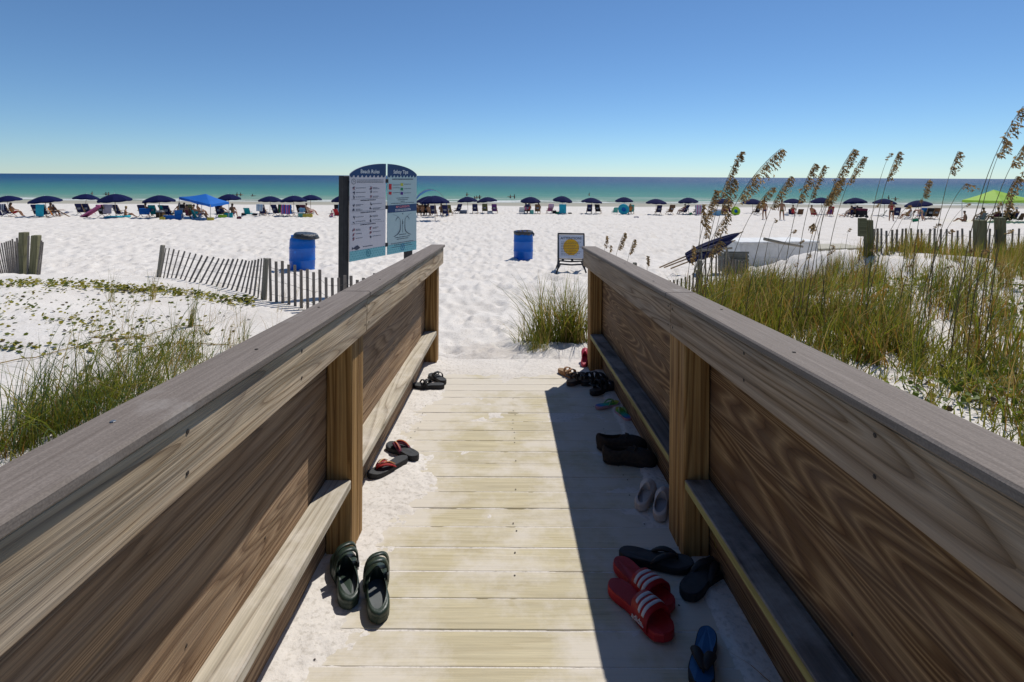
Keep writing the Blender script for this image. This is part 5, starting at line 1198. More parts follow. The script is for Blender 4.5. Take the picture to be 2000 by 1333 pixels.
flipflop('black flip flop with blue footbed cut by the bottom edge of the photo', (1385, 1240), (1366, 1368), 1, RUB, BL, RUB, .026, None, .011, .5, Lfix=.25, wf=.92)
# ------------------------------------------------------------------ people
def skinned(name, V, E, Rr, sub=1):
    me = bpy.data.meshes.new('tmp'); me.from_pydata(V, E, []); o = bpy.data.objects.new('tmp', me); COL.objects.link(o)
    md = o.modifiers.new('s', 'SKIN'); md.use_smooth_shade = True
    for i, d in enumerate(me.skin_vertices[0].data): d.radius = (Rr[i], Rr[i]) if not isinstance(Rr[i], tuple) else Rr[i]; d.use_root = (i == 0)
    o.modifiers.new('u', 'SUBSURF').levels = sub; o.modifiers['u'].render_levels = sub
    dg = bpy.context.evaluated_depsgraph_get(); r = bpy.data.meshes.new_from_object(o.evaluated_get(dg)); r.name = name
    bpy.data.objects.remove(o); bpy.data.meshes.remove(me); return r
PM = {}
def person_data(pose):
    """joints in metres; +Y is the way the person faces"""
    if pose in PM: return PM[pose]
    J = {}
    if pose in ('stand', 'stand_f', 'hands'):
        J = dict(p=(0, 0, .93), w=(0, .0, 1.08), c=(0, .0, 1.30), n=(0, 0, 1.46), h0=(0, .015, 1.54), h1=(0, .02, 1.68), hL=(-.10, 0, .90), kL=(-.13, .03, .50), aL=(-.14, -.02, .09), fL=(-.15, .12, .03), hR=(.10, 0, .90), kR=(.14, .02, .50), aR=(.16, -.02, .09), fR=(.18, .12, .03), sL=(-.18, 0, 1.40), eL=(-.25, -.03, 1.13), wL=(-.27, .03, .88), gL=(-.27, .06, .80), sR=(.18, 0, 1.40), eR=(.25, -.03, 1.13), wR=(.27, .03, .88), gR=(.27, .06, .80))
        if pose == 'hands': J.update(eL=(-.27, .05, 1.17), wL=(-.12, .24, 1.24), gL=(-.06, .27, 1.30), eR=(.27, .05, 1.15), wR=(.10, .22, 1.18), gR=(.03, .26, 1.22))
    elif pose == 'bend':
        J = dict(p=(0, 0, .88), w=(0, .16, .95), c=(0, .38, .98), n=(0, .52, .95), h0=(0, .60, .90), h1=(0, .68, .82), hL=(-.09, 0, .85), kL=(-.12, .12, .47), aL=(-.12, .02, .09), fL=(-.12, .15, .03), hR=(.09, 0, .85), kR=(.12, -.18, .48), aR=(.12, -.42, .10), fR=(.12, -.34, .03), sL=(-.16, .46, .98), eL=(-.2, .50, .70), wL=(-.18, .52, .46), gL=(-.18, .54, .38), sR=(.16, .46, .98), eR=(.2, .52, .72), wR=(.18, .56, .48), gR=(.18, .58, .40))
    elif pose in ('sit', 'recline'):
        b = .16 if pose == 'sit' else .34
        J = dict(p=(0, 0, .42), w=(0, -.3 * b - .03, .55), c=(0, -b - .02, .78), n=(0, -b - .06, .94), h0=(0, -b - .02, 1.02), h1=(0, -b, 1.15), hL=(-.09, .03, .42), kL=(-.12, .42, .52), aL=(-.12, .62, .14), fL=(-.12, .74, .05), hR=(.09, .03, .42), kR=(.13, .42, .50), aR=(.14, .60, .14), fR=(.15, .72, .05), sL=(-.17, -b - .02, .88), eL=(-.24, -.02, .66), wL=(-.20, .22, .62), gL=(-.18, .29, .60), sR=(.17, -b - .02, .88), eR=(.24, -.02, .66), wR=(.20, .22, .62), gR=(.18, .29, .60))
    elif pose == 'ground':
        J = dict(p=(0, 0, .11), w=(0, -.04, .26), c=(0, -.05, .50), n=(0, -.03, .66), h0=(0, .0, .74), h1=(0, .02, .88), hL=(-.09, .03, .11), kL=(-.16, .38, .34), aL=(-.12, .62, .08), fL=(-.12, .74, .04), hR=(.09, .03, .11), kR=(.16, .42, .28), aR=(.12, .70, .08), fR=(.12, .82, .05), sL=(-.17, -.05, .60), eL=(-.26, -.12, .34), wL=(-.28, -.16, .10), gL=(-.28, -.15, .04), sR=(.17, -.05, .60), eR=(.24, .10, .40), wR=(.17, .30, .36), gR=(.15, .36, .34))
    elif pose == 'swim':
        J = dict(p=(0, 0, -.55), w=(0, 0, -.38), c=(0, 0, -.14), n=(0, 0, .04), h0=(0, .015, .12), h1=(0, .02, .26), hL=(-.1, 0, -.58), kL=(-.1, 0, -.9), aL=(-.1, 0, -1.3), fL=(-.1, .1, -1.35), hR=(.1, 0, -.58), kR=(.1, 0, -.9), aR=(.1, 0, -1.3), fR=(.1, .1, -1.35), sL=(-.18, 0, -.02), eL=(-.38, .1, -.06), wL=(-.55, .2, -.02), gL=(-.62, .24, -.01), sR=(.18, 0, -.02), eR=(.38, .1, -.06), wR=(.55, .2, -.02), gR=(.62, .24, -.01))
    order = list(J); ix = {k2: i for i, k2 in enumerate(order)}; V = [J[k2] for k2 in order]
    E = [(ix[a0], ix[b0]) for a0, b0 in (('p', 'w'), ('w', 'c'), ('c', 'n'), ('n', 'h0'), ('h0', 'h1'), ('p', 'hL'), ('hL', 'kL'), ('kL', 'aL'), ('aL', 'fL'), ('p', 'hR'), ('hR', 'kR'), ('kR', 'aR'), ('aR', 'fR'), ('c', 'sL'), ('sL', 'eL'), ('eL', 'wL'), ('wL', 'gL'), ('c', 'sR'), ('sR', 'eR'), ('eR', 'wR'), ('wR', 'gR'))]
    rad = dict(p=.13, w=.125, c=.15, n=.055, h0=.075, h1=.085, hL=.10, kL=.062, aL=.042, fL=.035, hR=.10, kR=.062, aR=.042, fR=.035, sL=.062, eL=.045, wL=.032, gL=.036, sR=.062, eR=.045, wR=.032, gR=.036)
    body = skinned('body', V, E, [rad[k2] for k2 in order])
    def mid(a0, b0, t): return tuple(J[a0][i] + (J[b0][i] - J[a0][i]) * t for i in range(3))
    sh = skinned('shorts', [J['p'], mid('p', 'w', .35), J['hL'], mid('hL', 'kL', .5), J['hR'], mid('hR', 'kR', .5)], [(0, 1), (0, 2), (2, 3), (0, 4), (4, 5)], [.145, .14, .115, .10, .115, .10])
    tp = skinned('top', [mid('p', 'w', .2), J['w'], J['c'], mid('c', 'n', .35)], [(0, 1), (1, 2), (2, 3)], [(.15, .14), (.142, .135), (.165, .155), (.10, .10)])
    h0, h1 = Vector(J['h0']), Vector(J['h1']); d = (h1 - h0).normalized(); c = h1 + d * .005 - Vector((0, .02, 0))
    hr = MB(); hr.ico(c, .098, sub=2, sc=(.95, 1.0, .95)); hair = hr.mesh('hair', [], True)
    lh = MB(); lh.ico(c, .10, sub=2, sc=(1, 1.02, 1)); lh.tube([c, c - Vector((0, .07, .14)), c - Vector((0, .06, .30))], [.08, .075, .03], 8); lhair = lh.mesh('hair', [], True)
    ht = MB(); ht.lathe([(.17, -.005), (.10, .01), (.095, .05), (.06, .085), (.001, .09)], 14, c=tuple(c + d * .02)); hat = ht.mesh('hat', [], True)
    nm = MB(); nm.ico(Vector(J['h0']) + Vector((0, .085, .04)), .014, sub=1); 
    for sx in (-1, 1): nm.ico(Vector(J['h0']) + Vector((sx * .082, .0, .045)), .02, sub=1, sc=(.5, 1, 1.3))
    face = nm.mesh('nose_and_ears', [], True)
    PM[pose] = dict(body=body, shorts=sh, top=tp, hair=hair, lhair=lhair, hat=hat, face=face); return PM[pose]
MEC = {}
def recol(me, m):
    k2 = (me.name_full, m.name)
    if k2 not in MEC:
        c = me.copy(); c.name = me.name.split('.')[0]; c.materials.clear(); c.materials.append(m); c.polygons.foreach_set('use_smooth', [True] * len(c.polygons)); MEC[k2] = c
    return MEC[k2]
def cm(hexname, c): return M('cloth_' + hexname, c, tuple(v * .72 for v in c), 9, .85, .15, .2)
SKIN = {'fair': M('skin_fair', (.52, .31, .22), (.46, .26, .18), 8, .5, .35, 0), 'tan': M('skin_tan', (.34, .17, .09), (.28, .135, .07), 8, .5, .35, 0), 'dark': M('skin_brown', (.16, .085, .05), (.12, .06, .036), 8, .5, .35, 0)}
HAIR = {'brown': M('hair_brown', (.06, .035, .02), None, 30, .6), 'black': M('hair_black', (.015, .012, .01), None, 30, .5), 'blonde': M('hair_blonde', (.40, .27, .11), None, 30, .6)}
CC = dict(navy=cm('navy', (.02, .025, .09)), red=cm('red', (.45, .03, .04)), green=cm('green', (.02, .22, .10)), teal=cm('teal', (.01, .30, .34)), black=cm('black', (.02, .02, .025)), white=cm('white', (.66, .66, .68)), grey=cm('grey', (.26, .27, .31)), pink=cm('pink', (.62, .16, .34)), blue=cm('blue', (.02, .15, .50)), maroon=cm('maroon', (.12, .025, .05)), orange=cm('orange', (.60, .20, .03)), lime=cm('lime', (.45, .70, .05)), yellow=cm('yellow', (.62, .48, .08)), purple=cm('purple', (.10, .03, .16)), brown=cm('brown', (.16, .09, .05)), olive=cm('olive', (.12, .12, .05)), ltblue=cm('ltblue', (.22, .42, .58)), lilac=cm('lilac', (.46, .40, .48)), mint=cm('mint', (.12, .42, .36)), sky=cm('sky', (.03, .38, .50)))
def person(px, Y, pose, yaw, skin, hair, shorts, top, label, zoff=0, lng=False, hat=None, sc_=1.0, loc=None, grp=None):
    D = person_data(pose); p = loc if loc is not None else onY(px, Y); root = empty('person', label, 'person', (p[0], p[1], p[2] + zoff - .01), R(yaw), grp); root.scale = (sc_,) * 3
    b = link('body', recol(D['body'], SKIN[skin]), root); link('nose_and_ears', recol(D['face'], SKIN[skin]), b)
    if hat: link('hat', recol(D['hat'], CC[hat]), root)
    else: link('hair', recol(D['lhair' if lng else 'hair'], HAIR[hair]), root)
    if shorts: link('shorts', recol(D['shorts'], CC[shorts]), root)
    if top: link('top', recol(D['top'], CC[top]), root)
    return root

# ------------------------------------------------------------------ beach furniture
NAVYC = M('navy_canvas', (.007, .012, .065), (.005, .009, .05), 4, .9, .08, .2); PALEW = M('ash_wood', (.40, .28, .17), (.30, .20, .12), 14, .6, .3, .2, (.3, 4, 4)); WHITEP = M('white_plastic', (.68, .68, .70), None, 8, .5)
SLK = M('steel_leg', (.40, .41, .42), (.3, .31, .32), 20, .35, .5, 0, metal=.5)
def umbrella_meshes():
    Rm, h, n = 1.17, .46, 32
    mb = MB()
    def fn(u, v):
        t = 2 * math.pi * u; g = abs(math.sin(4 * t)) ; r_ = Rm * v * (1 - .045 * g * v); z = 1.88 - h * v ** 1.75 - .045 * g * v * v
        if v > .965: z = 1.88 - h - .045 * g - .09 * (v - .965) / .035; r_ = Rm * .985 * (1 - .045 * g)
        return (r_ * math.cos(t), r_ * math.sin(t), z)
    vs = []; nv = [0.001, .15, .35, .55, .75, .9, .965, 1.0]; fs = []
    for v in nv:
        for i in range(n): vs.append(fn(i / n, v))
    for j in range(len(nv) - 1):
        for i in range(n): fs.append((j * n + i, j * n + (i + 1) % n, (j + 1) * n + (i + 1) % n, (j + 1) * n + i))
    can = MB().add(vs, fs).mesh('canopy', NAVYC, False)
    pole = MB().tube([(0, 0, -.3), (0, 0, 1.86)], .022, 8).mesh('pole', PALEW); fin = MB().lathe([(.0001, 1.96), (.02, 1.94), (.03, 1.90), (.012, 1.86)], 8).mesh('finial', WHITEP)
    rb = MB()
    for k2 in range(8):
        t = math.pi / 8 * (2 * k2 + 0); rb = MB() if k2 == 0 else rb
    rib = MB().tube([(0.03, 0, 1.84), (.55, 0, 1.70), (1.13, 0, 1.40)], .008, 4).mesh('rib', WHITEP)
    return can, pole, fin, rib
UM = umbrella_meshes()
def umbrella(px, w, label, Z=None):
    t = (px - 1000) / F_PX; Y = Z or F_PX * 2.34 * math.sqrt(1 + t * t) / w; p = onY(px, Y)
    r_ = empty('beach_umbrella', label, 'beach umbrella', p, random.uniform(0, .8), 'navy umbrellas along the waterline')
    c = link('canopy', UM[0], r_); link('pole', UM[1], r_); link('finial', UM[2], c)
    for k2 in range(8): link('rib', UM[3], c, rot=(0, 0, k2 * math.pi / 4))
    r_.rotation_euler.x = R(random.uniform(-6, 5)); r_.rotation_euler.y = R(random.uniform(-6, 6)); r_.scale = (1, 1, random.uniform(.93, 1.07)); return Y
UY = {}
for a0 in [
 (18, 64, 'navy umbrella cut by the left edge of the photo'), (92, 73, 'navy umbrella over a chair with a teal towel at far left'), (166, 56, 'navy umbrella set farther back beside the overlapping pair at left'),
 (227, 72, 'navy umbrella above the pink float and black chairs'), (312, 68, 'navy umbrella above the bright blue towel, left of the blue canopy'), (448, 52, 'navy umbrella showing behind the right side of the blue canopy'),
 (527, 49, 'leftmost of three overlapping navy umbrellas, above a blue striped towel'), (574, 54, 'middle one of three overlapping umbrellas, tinged grey'), (607, 46, 'rightmost and farthest of three overlapping umbrellas left of the sign'),
 (672, 46, 'navy umbrella half hidden by the left post of the big sign'), (838, 52, 'navy umbrella under the blue arched shade right of the sign'), (850, 60, 'nearest navy umbrella right of the sign, low over two chairs'),
 (914, 42, 'left one of the touching pair right of the arched shade'), (953, 41, 'right one of the touching pair right of the arched shade'), (1036, 41, 'umbrella straight above the open blue barrel'),
 (1096, 41, 'umbrella above the wide teal towel left of the path centre'), (1154, 42, 'umbrella over two empty black chairs at the centre right'), (1219, 38, 'umbrella standing behind the round teal float'),
 (1281, 44, 'umbrella over one navy and one tan backed chair'), (1345, 43, 'umbrella above the pale floral towel'), (1412, 44, 'umbrella behind the arching sea oats, above the blue cooler'),
 (1470, 42, 'umbrella just left of the two shirtless men'), (1548, 42, 'umbrella right of the two shirtless men'), (1605, 46, 'umbrella behind the thickest cluster of sea oats'),
 (1672, 51, 'umbrella over the wagon, left of the woman in red'), (1727, 52, 'umbrella directly behind the woman in the red top'), (1797, 60, 'rightmost navy umbrella, over the bending person in green')]:
    UY[a0[0]] = umbrella(*a0)
CH = {}
def chair_meshes(kind):
    if kind in CH: return CH[kind]
    d = {}
    if kind == 'tall':
        d['seat'] = MB().box((-.25, -.06, .0), (.25, .52, .015), T=Matrix.Translation((0, 0, .30)) @ Matrix.Rotation(R(9), 4, 'X'))
        b = MB()
        def fn(u, v): z = .30 + v * .66; return (-.26 + .52 * u, -.06 - .42 * v + .05 * math.sin(math.pi * v), z)
        b.grid(fn, 4, 6); d['backrest'] = b
        d['headrest'] = MB().box((-.27, -.50, .93), (.27, -.44, 1.10), b=.02)
        d['pocket'] = MB().box((-.13, -.40, .58), (.13, -.36, .76), b=.01)
        f = []
        for s in (-1, 1):
            x = s * .285
            f += [('leg', [(x, .62, 0), (x, -.22, .62)]), ('leg', [(x, -.42, 0), (x, .50, .36)]), ('back_post', [(s * .265, -.02, .26), (s * .265, -.50, 1.08)]), ('armrest', [(x * 1.04, -.38, .62), (x * 1.04, .28, .60)])]
        f += [('crossbar', [(-.285, -.41, .01), (.285, -.41, .01)]), ('crossbar', [(-.285, .60, .02), (.285, .60, .02)])]
    else:
        d['seat'] = MB().box((-.25, -.10, .0), (.25, .36, .015), T=Matrix.Translation((0, 0, .20)) @ Matrix.Rotation(R(12), 4, 'X'))
        b = MB(); b.grid(lambda u, v: (-.26 + .52 * u, -.10 - .30 * v + .04 * math.sin(math.pi * v), .20 + v * .58), 4, 6); d['backrest'] = b
        f = []
        for s in (-1, 1):
            x = s * .28
            f += [('leg', [(x, .36, 0), (x, -.10, .46)]), ('leg', [(x, -.30, 0), (x, .34, .28)]), ('back_post', [(s * .27, -.08, .18), (s * .27, -.42, .80)]), ('armrest', [(x, -.25, .46), (x, .22, .44)])]
        f += [('crossbar', [(-.28, -.30, .01), (.28, -.30, .01)])]
    md = {k2: v.mesh(k2, []) for k2, v in d.items()}; fr = {}
    fl = [(nm, MB().tube(p, .021 if kind == 'tall' else .013, 5).mesh(nm, PALEW if kind == 'tall' else SLK)) for nm, p in f]
    CH[kind] = (md, fl); return CH[kind]
def chair(px, Y, yaw, col, label, kind='tall', grp='sling chairs under the umbrellas'):
    md, fl = chair_meshes(kind); p = onY(px, Y); r_ = empty('beach_chair', label, 'beach chair', p, R(yaw), grp)
    for k2, me in md.items():
        m_ = CC['grey'] if k2 == 'pocket' else CC[col]; par = r_
        link(k2, recol(me, m_), par)
    for nm, me in fl: link(nm, me, r_)
    return r_
TW = {}
def towel(px, Y, yaw, col, label, kind='tall', w=.5, drop=.55, striped=None):
    """towel thrown over the back of a chair"""
    p = onY(px, Y); top = 1.12 if kind == 'tall' else .82; yb = -.52 if kind == 'tall' else -.44
    r_ = empty('beach_towel', label, 'towel', (p.x, p.y, p.z), R(yaw), 'towels over chair backs'); mb = MB()
    path = [(yb + .16, top - .30), (yb + .05, top - .04), (yb, top + .012), (yb - .035, top - .02), (yb - .05, top - drop * .5), (yb - .03, top - drop)]
    n = 9; vs = []
    for (y, z) in path:
        for i in range(n): u = i / (n - 1); vs.append((-w / 2 + w * u, y + .012 * math.sin(u * 9 + z * 5), z + .008 * math.sin(u * 7)))
    fs = [(j * n + i, j * n + i + 1, (j + 1) * n + i + 1, (j + 1) * n + i) for j in range(len(path) - 1) for i in range(n - 1)]
    mb.add(vs, fs); 
    if striped:
        mb.m = [(0, 1)[i % 2] if len(striped) == 1 else i % (len(striped) + 1) for j in range(len(path) - 1) for i in range(n - 1)]
        link('cloth', mb.mesh('cloth', [CC[col]] + [CC[c] for c in striped], True), r_)
    else: link('cloth', mb.mesh('cloth', CC[col], True), r_)
    return r_
# (px, Y, yaw, colour, label, kind)
for c in [
 (0, 42.0, 8, 'navy', 'low dark chair cut off at the far left edge', 'low'), (14, 43.0, 4, 'navy', 'navy chair under the white and blue towel at far left'), (75, 42.6, 12, 'navy', 'black backed chair left of the teal towel'),
 (89, 42.0, 4, 'navy', 'chair hidden by the plain teal towel at far left'), (118, 43.0, -38, 'navy', 'black chair turned sideways right of the teal towel'), (106, 42.4, -60, 'orange', 'orange wood chair beside the teal towel', 'low'),
 (159, 46.5, 10, 'navy', 'leftmost black chair of the group around the pink float'), (173, 46.8, 6, 'navy', 'second black chair of the pink float group'), (202, 43.0, 3, 'black', 'widest black chair, right of the pink float'),
 (233, 43.4, -6, 'navy', 'black chair beside the grey towel left of the blue canopy'), (280, 43.6, 14, 'navy', 'dark chair behind the bright blue towel'), (302, 43.2, 6, 'teal', 'teal chair, left of two near the blue canopy', 'tall'),
 (323, 43.6, -10, 'teal', 'teal chair draped green near the blue canopy', 'tall'), (331, 43.0, -4, 'navy', 'small navy chair right of the teal one near the canopy'), (350, 40.0, 25, 'blue', 'blue chair under the left corner of the blue canopy', 'low'),
 (385, 40.3, -35, 'teal', 'teal chair reclining under the blue canopy', 'low'), (357, 47, 20, 'black', 'dark chair in the shaded row behind the blue canopy'), (374, 47, 5, 'olive', 'olive backed chair behind the blue canopy'), (430, 44.5, 12, 'navy', 'navy chair under the right side of the blue canopy'),
 (485, 47.0, 0, 'teal', 'low teal chair standing alone between canopy and umbrella trio', 'low'), (514, 46.5, 4, 'navy', 'navy chair behind the blue striped towel'), (540, 47.0, -8, 'navy', 'navy chair directly right of the blue striped towel'),
 (556, 46.8, 4, 'black', 'chair under the green and red towels'), (566, 46.0, 0, 'blue', 'blue backed chair of the umbrella trio'), (588, 47.4, -3, 'black', 'black chair beside the light blue towel of the trio'), (597, 46.4, -12, 'maroon', 'maroon chair at the right end of the trio'), (606, 50, -55, 'brown', 'brown lounge chair stretching right of the trio', 'low'),
 (660, 48.5, 10, 'black', 'dark green chair left of the sign post'), (660, 45.4, -20, 'red', 'red low chair left of the sign post', 'low'), (671, 48.6, 0, 'navy', 'chair under the light blue towel by the sign post'),
 (822, 50, 10, 'brown', 'brown chair in the crowded shade right of the sign'), (834, 50.5, -6, 'black', 'dark chair in the crowded shade right of the sign'), (847, 48.0, 0, 'navy', 'left navy chair of the near row right of the sign'), (870, 47.6, 0, 'navy', 'right navy chair of the near row right of the sign'), (866, 51, 6, 'brown', 'brown chair behind the near navy ones'), (877, 50.5, -6, 'olive', 'olive chair at the end of the near group'),
 (894, 55.5, 35, 'navy', 'navy chair turned left at the touching umbrella pair'), (928, 55.5, 0, 'navy', 'upright navy chair between the touching umbrellas'), (947, 56, 0, 'olive', 'chair with olive back under the touching umbrellas'), (966, 55.8, -5, 'purple', 'purple navy chair right of the touching umbrellas'),
 (1019, 56, 3, 'white', 'low white chair left under the centre umbrella', 'low'), (1030, 56.4, 0, 'navy', 'chair holding two pink topped people at centre'), (1050, 56.5, -4, 'brown', 'brown chair right under the centre umbrella'),
 (1074, 57, 12, 'pink', 'pink and white chair left of the wide teal towel'), (1098, 56, 0, 'teal', 'chair under the wide teal towel'), (1151, 56.5, -3, 'navy', 'upright empty black chair right of centre'), (1168, 57, -22, 'black', 'turned empty black chair right of centre'),
 (1201, 57.5, 10, 'mint', 'small mint chair left of the round teal float', 'low'), (1233, 57, -8, 'mint', 'mint chair holding the person in orange'), (1286, 56.5, 0, 'navy', 'navy chair left of the tan backed one'), (1309, 57, 12, 'brown', 'tan backed chair right of the navy one'),
 (1337, 57, 30, 'navy', 'navy chair left of the pale floral towel'), (1361, 56.6, 0, 'lilac', 'chair under the pale floral towel'), (1416, 56, -20, 'black', 'black chair behind the blue cooler'), (1478, 56.5, 5, 'black', 'dark chair just left of the shirtless men'),
 (1546, 55, -30, 'navy', 'dark chair right of the shirtless men', 'low'), (1562, 55, -10, 'brown', 'brown chair behind the sea oat cluster', 'low'), (1590, 54, -50, 'red', 'red chair reclining behind the sea oats', 'low'), (1621, 54, -15, 'red', 'red backed chair right of the sea oat cluster'),
 (1646, 51, 50, 'orange', 'orange chair left of the wagon', 'low'), (1661, 51.5, 0, 'navy', 'navy chair left of the wagon'), (1673, 51.5, 0, 'black', 'black chair touching the wagon'), (1722, 51, 60, 'olive', 'low olive lounger left of the woman in red', 'low'), (1750, 50.5, -20, 'navy', 'navy chair right behind the woman in red'),
 (1775, 47.5, 40, 'white', 'white chair left of the bending person', 'low'), (1800, 48, -10, 'blue', 'bright navy chair behind the bending person'), (1814, 47.5, -18, 'black', 'black chair right of the bending person'), (1825, 47.8, -14, 'brown', 'dark brown chair at the end of the row before the green canopy'),
 (1915, 43, 10, 'grey', 'grey chair under the left half of the green canopy', 'low'), (1945, 43.5, 0, 'black', 'black chair under the middle of the green canopy', 'low'), (1968, 43.5, -5, 'black', 'dark chair right of the middle of the green canopy', 'low'), (1990, 43.6, 8, 'brown', 'brown chair at the right edge under the green canopy', 'low')]:
    chair(*c)
for c in [
 (14, 43.0, 4, 'white', 'white towel with blue stripes on the leftmost tall chair', 'tall', .56, .5, ['navy']), (89, 42.0, 4, 'sky', 'plain teal towel hanging to the sand at far left', 'tall', .62, .95), (219, 43.3, 2, 'lilac', 'pale grey towel between two black chairs', 'tall', .72, .75),
 (288, 43.0, 10, 'blue', 'bright blue towel bundled on a chair left of the canopy', 'low', .8, .5), (512, 46.2, 4, 'ltblue', 'blue and white striped towel of the umbrella trio', 'tall', .55, .6, ['white']), (553, 46.5, 4, 'olive', 'green and black towel of the umbrella trio', 'tall', .5, .7, ['black', 'green']),
 (564, 45.7, 0, 'pink', 'red and blue striped towel of the umbrella trio', 'tall', .85, .8, ['blue', 'red', 'blue']), (596, 46.1, -12, 'ltblue', 'light blue towel at the right of the umbrella trio', 'low', .5, .6), (671, 48.3, 0, 'ltblue', 'light blue towel beside the big sign post', 'tall', .62, .8), (947, 55.7, 0, 'olive', 'olive towel under the touching umbrellas', 'tall', .5, .3),
 (1098, 55.7, 0, 'sky', 'wide teal towel under the centre umbrellas', 'tall', .75, .95), (1309, 56.7, 12, 'brown', 'tan towel on the chair right of the navy one', 'tall', .6, .35), (1361, 56.3, 0, 'lilac', 'pale floral towel hanging to the sand', 'tall', .72, 1.0, ['white', 'pink']), (1074, 56.7, 12, 'pink', 'pink and white towel left of the teal one', 'tall', .58, .4, ['white'])]:
    towel(*c)
PPL = [
 (26, 43.2, 'sit', -20, 'tan', 'brown', 'red', 'orange', 'person in red seated at the far left umbrella'), (102, 42.8, 'sit', 5, 'tan', 'brown', 'navy', None, 'tanned person seated behind the teal towel'), (286, 44, 'sit', 10, 'tan', 'black', 'navy', 'black', 'person in black behind the bright blue towel'),
 (246, 43.5, 'ground', -60, 'tan', 'blonde', 'orange', None, 'person sitting on the sand right of the grey towel'), (367, 40.1, 'sit', 5, 'dark', 'black', 'maroon', 'maroon', 'person in maroon under the blue canopy, seen from behind'), (388, 40.3, 'recline', -35, 'tan', 'brown', 'blue', 'teal', 'person in teal reclining under the blue canopy'),
 (348, 47.2, 'sit', 60, 'tan', 'brown', 'black', 'olive', 'left person in the row shaded behind the canopy'), (362, 47.4, 'sit', 0, 'tan', 'brown', 'black', 'black', 'second person in the row shaded behind the canopy'), (390, 47, 'sit', -40, 'tan', 'brown', 'brown', None, 'shirtless person leaning right behind the blue canopy'),
 (437, 44.3, 'recline', 0, 'tan', 'black', 'navy', 'navy', 'person in navy under the right edge of the canopy'), (455, 44.5, 'sit', 10, 'tan', 'brown', 'purple', 'brown', 'long haired person right of the canopy leg'), (514, 49, 'ground', 20, 'fair', 'blonde', 'grey', 'grey', 'blonde person sitting on grey towel at the waterline'),
 (606, 49, 'recline', -55, 'fair', 'brown', 'red', None, 'person reclining right of the umbrella trio'), (648, 45.6, 'ground', 40, 'fair', 'brown', 'pink', 'pink', 'child in pink on the sand left of the sign post'),
 (816, 49.6, 'sit', 0, 'tan', 'brown', 'black', 'brown', 'leftmost person in the crowd right of the sign'), (825, 49.8, 'sit', 5, 'tan', 'black', 'black', None, 'shirtless person in the crowd right of the sign'), (830, 50.6, 'stand_f', 0, 'tan', 'brown', 'grey', 'grey', 'person standing in the crowd right of the sign'), (838, 49.8, 'sit', -10, 'tan', 'brown', 'maroon', None, 'rightmost person in the crowd right of the sign'),
 (862, 51.3, 'sit', 0, 'tan', 'brown', 'navy', 'orange', 'person in orange behind the near navy chairs'), (1027, 56.3, 'sit', 0, 'fair', 'brown', 'black', 'pink', 'left pink topped person under the centre umbrella'), (1033, 56.3, 'sit', 0, 'fair', 'brown', 'black', 'red', 'right red topped person under the centre umbrella'), (1052, 56.4, 'sit', -5, 'tan', 'black', 'brown', 'brown', 'person in brown right under the centre umbrella'),
 (1231, 56.6, 'sit', -8, 'tan', 'blonde', 'olive', 'orange', 'person in orange beside the round teal float'), (1333, 57, 'recline', 30, 'tan', 'brown', 'navy', 'purple', 'person reclining left of the pale floral towel'), (1415, 55.6, 'sit', -20, 'tan', 'black', 'black', 'maroon', 'person in maroon behind the blue cooler'), (1426, 56, 'recline', -50, 'dark', 'black', 'purple', 'purple', 'person in purple leaning right above the lime float'),
 (1493, 45.5, 'stand', 8, 'tan', 'brown', 'navy', None, 'shirtless man in navy shorts, left of the standing pair'), (1527, 44.5, 'stand', -12, 'tan', 'brown', 'olive', None, 'shirtless man in olive shorts, right of the standing pair'),
 (1549, 54.6, 'sit', -30, 'tan', 'brown', 'red', 'red', 'person in red seated right of the shirtless men'), (1588, 53.6, 'recline', -50, 'tan', 'brown', 'maroon', None, 'tanned person reclining behind the sea oats'), (1622, 53.6, 'sit', -15, 'tan', 'black', 'purple', 'purple', 'person in purple right of the sea oat cluster'),
 (1661, 51.2, 'sit', 0, 'tan', 'black', 'navy', 'navy', 'person in navy seated left of the wagon'), (1672, 51.2, 'sit', 0, 'tan', 'black', 'black', 'black', 'person in black seated touching the wagon'), (1741, 44.0, 'hands', 170, 'tan', 'black', 'black', 'red', 'woman in red top and black bottoms walking up the beach'),
 (1800, 43.8, 'bend', 95, 'fair', 'brown', 'teal', None, 'person in teal shorts bending down by the right fence'), (1774, 47.2, 'sit', 30, 'tan', 'brown', 'maroon', 'white', 'person in a red hat seated left of the bending one'),
 (1884, 42.6, 'ground', 30, 'tan', 'brown', 'brown', 'brown', 'person on the sand at the left leg of the green canopy'), (1917, 42.8, 'sit', 5, 'tan', 'black', 'grey', 'grey', 'person in grey under the left half of the green canopy'), (1941, 43.2, 'recline', 10, 'tan', 'black', 'maroon', 'maroon', 'person in maroon under the middle of the canopy'), (1966, 43, 'sit', 0, 'dark', 'black', 'olive', 'black', 'person in black right of the middle of the canopy'), (1982, 43.2, 'sit', -5, 'tan', 'black', 'olive', 'navy', 'person with blue hat under the right of the canopy')]
for a0 in PPL:
    kw = {}
    if 'red hat' in a0[8]: kw['hat'] = 'red'
    if 'blue hat' in a0[8]: kw['hat'] = 'blue'
    if 'woman' in a0[8] or 'long haired' in a0[8] or a0[0] in (512, 26, 1027): kw['lng'] = True
    if 'child' in a0[8]: kw['sc_'] = .65
    o = person(*a0, **kw)
    if a0[2] in ('sit', 'recline') and o.location.y > 39: o.location.z += 0.0
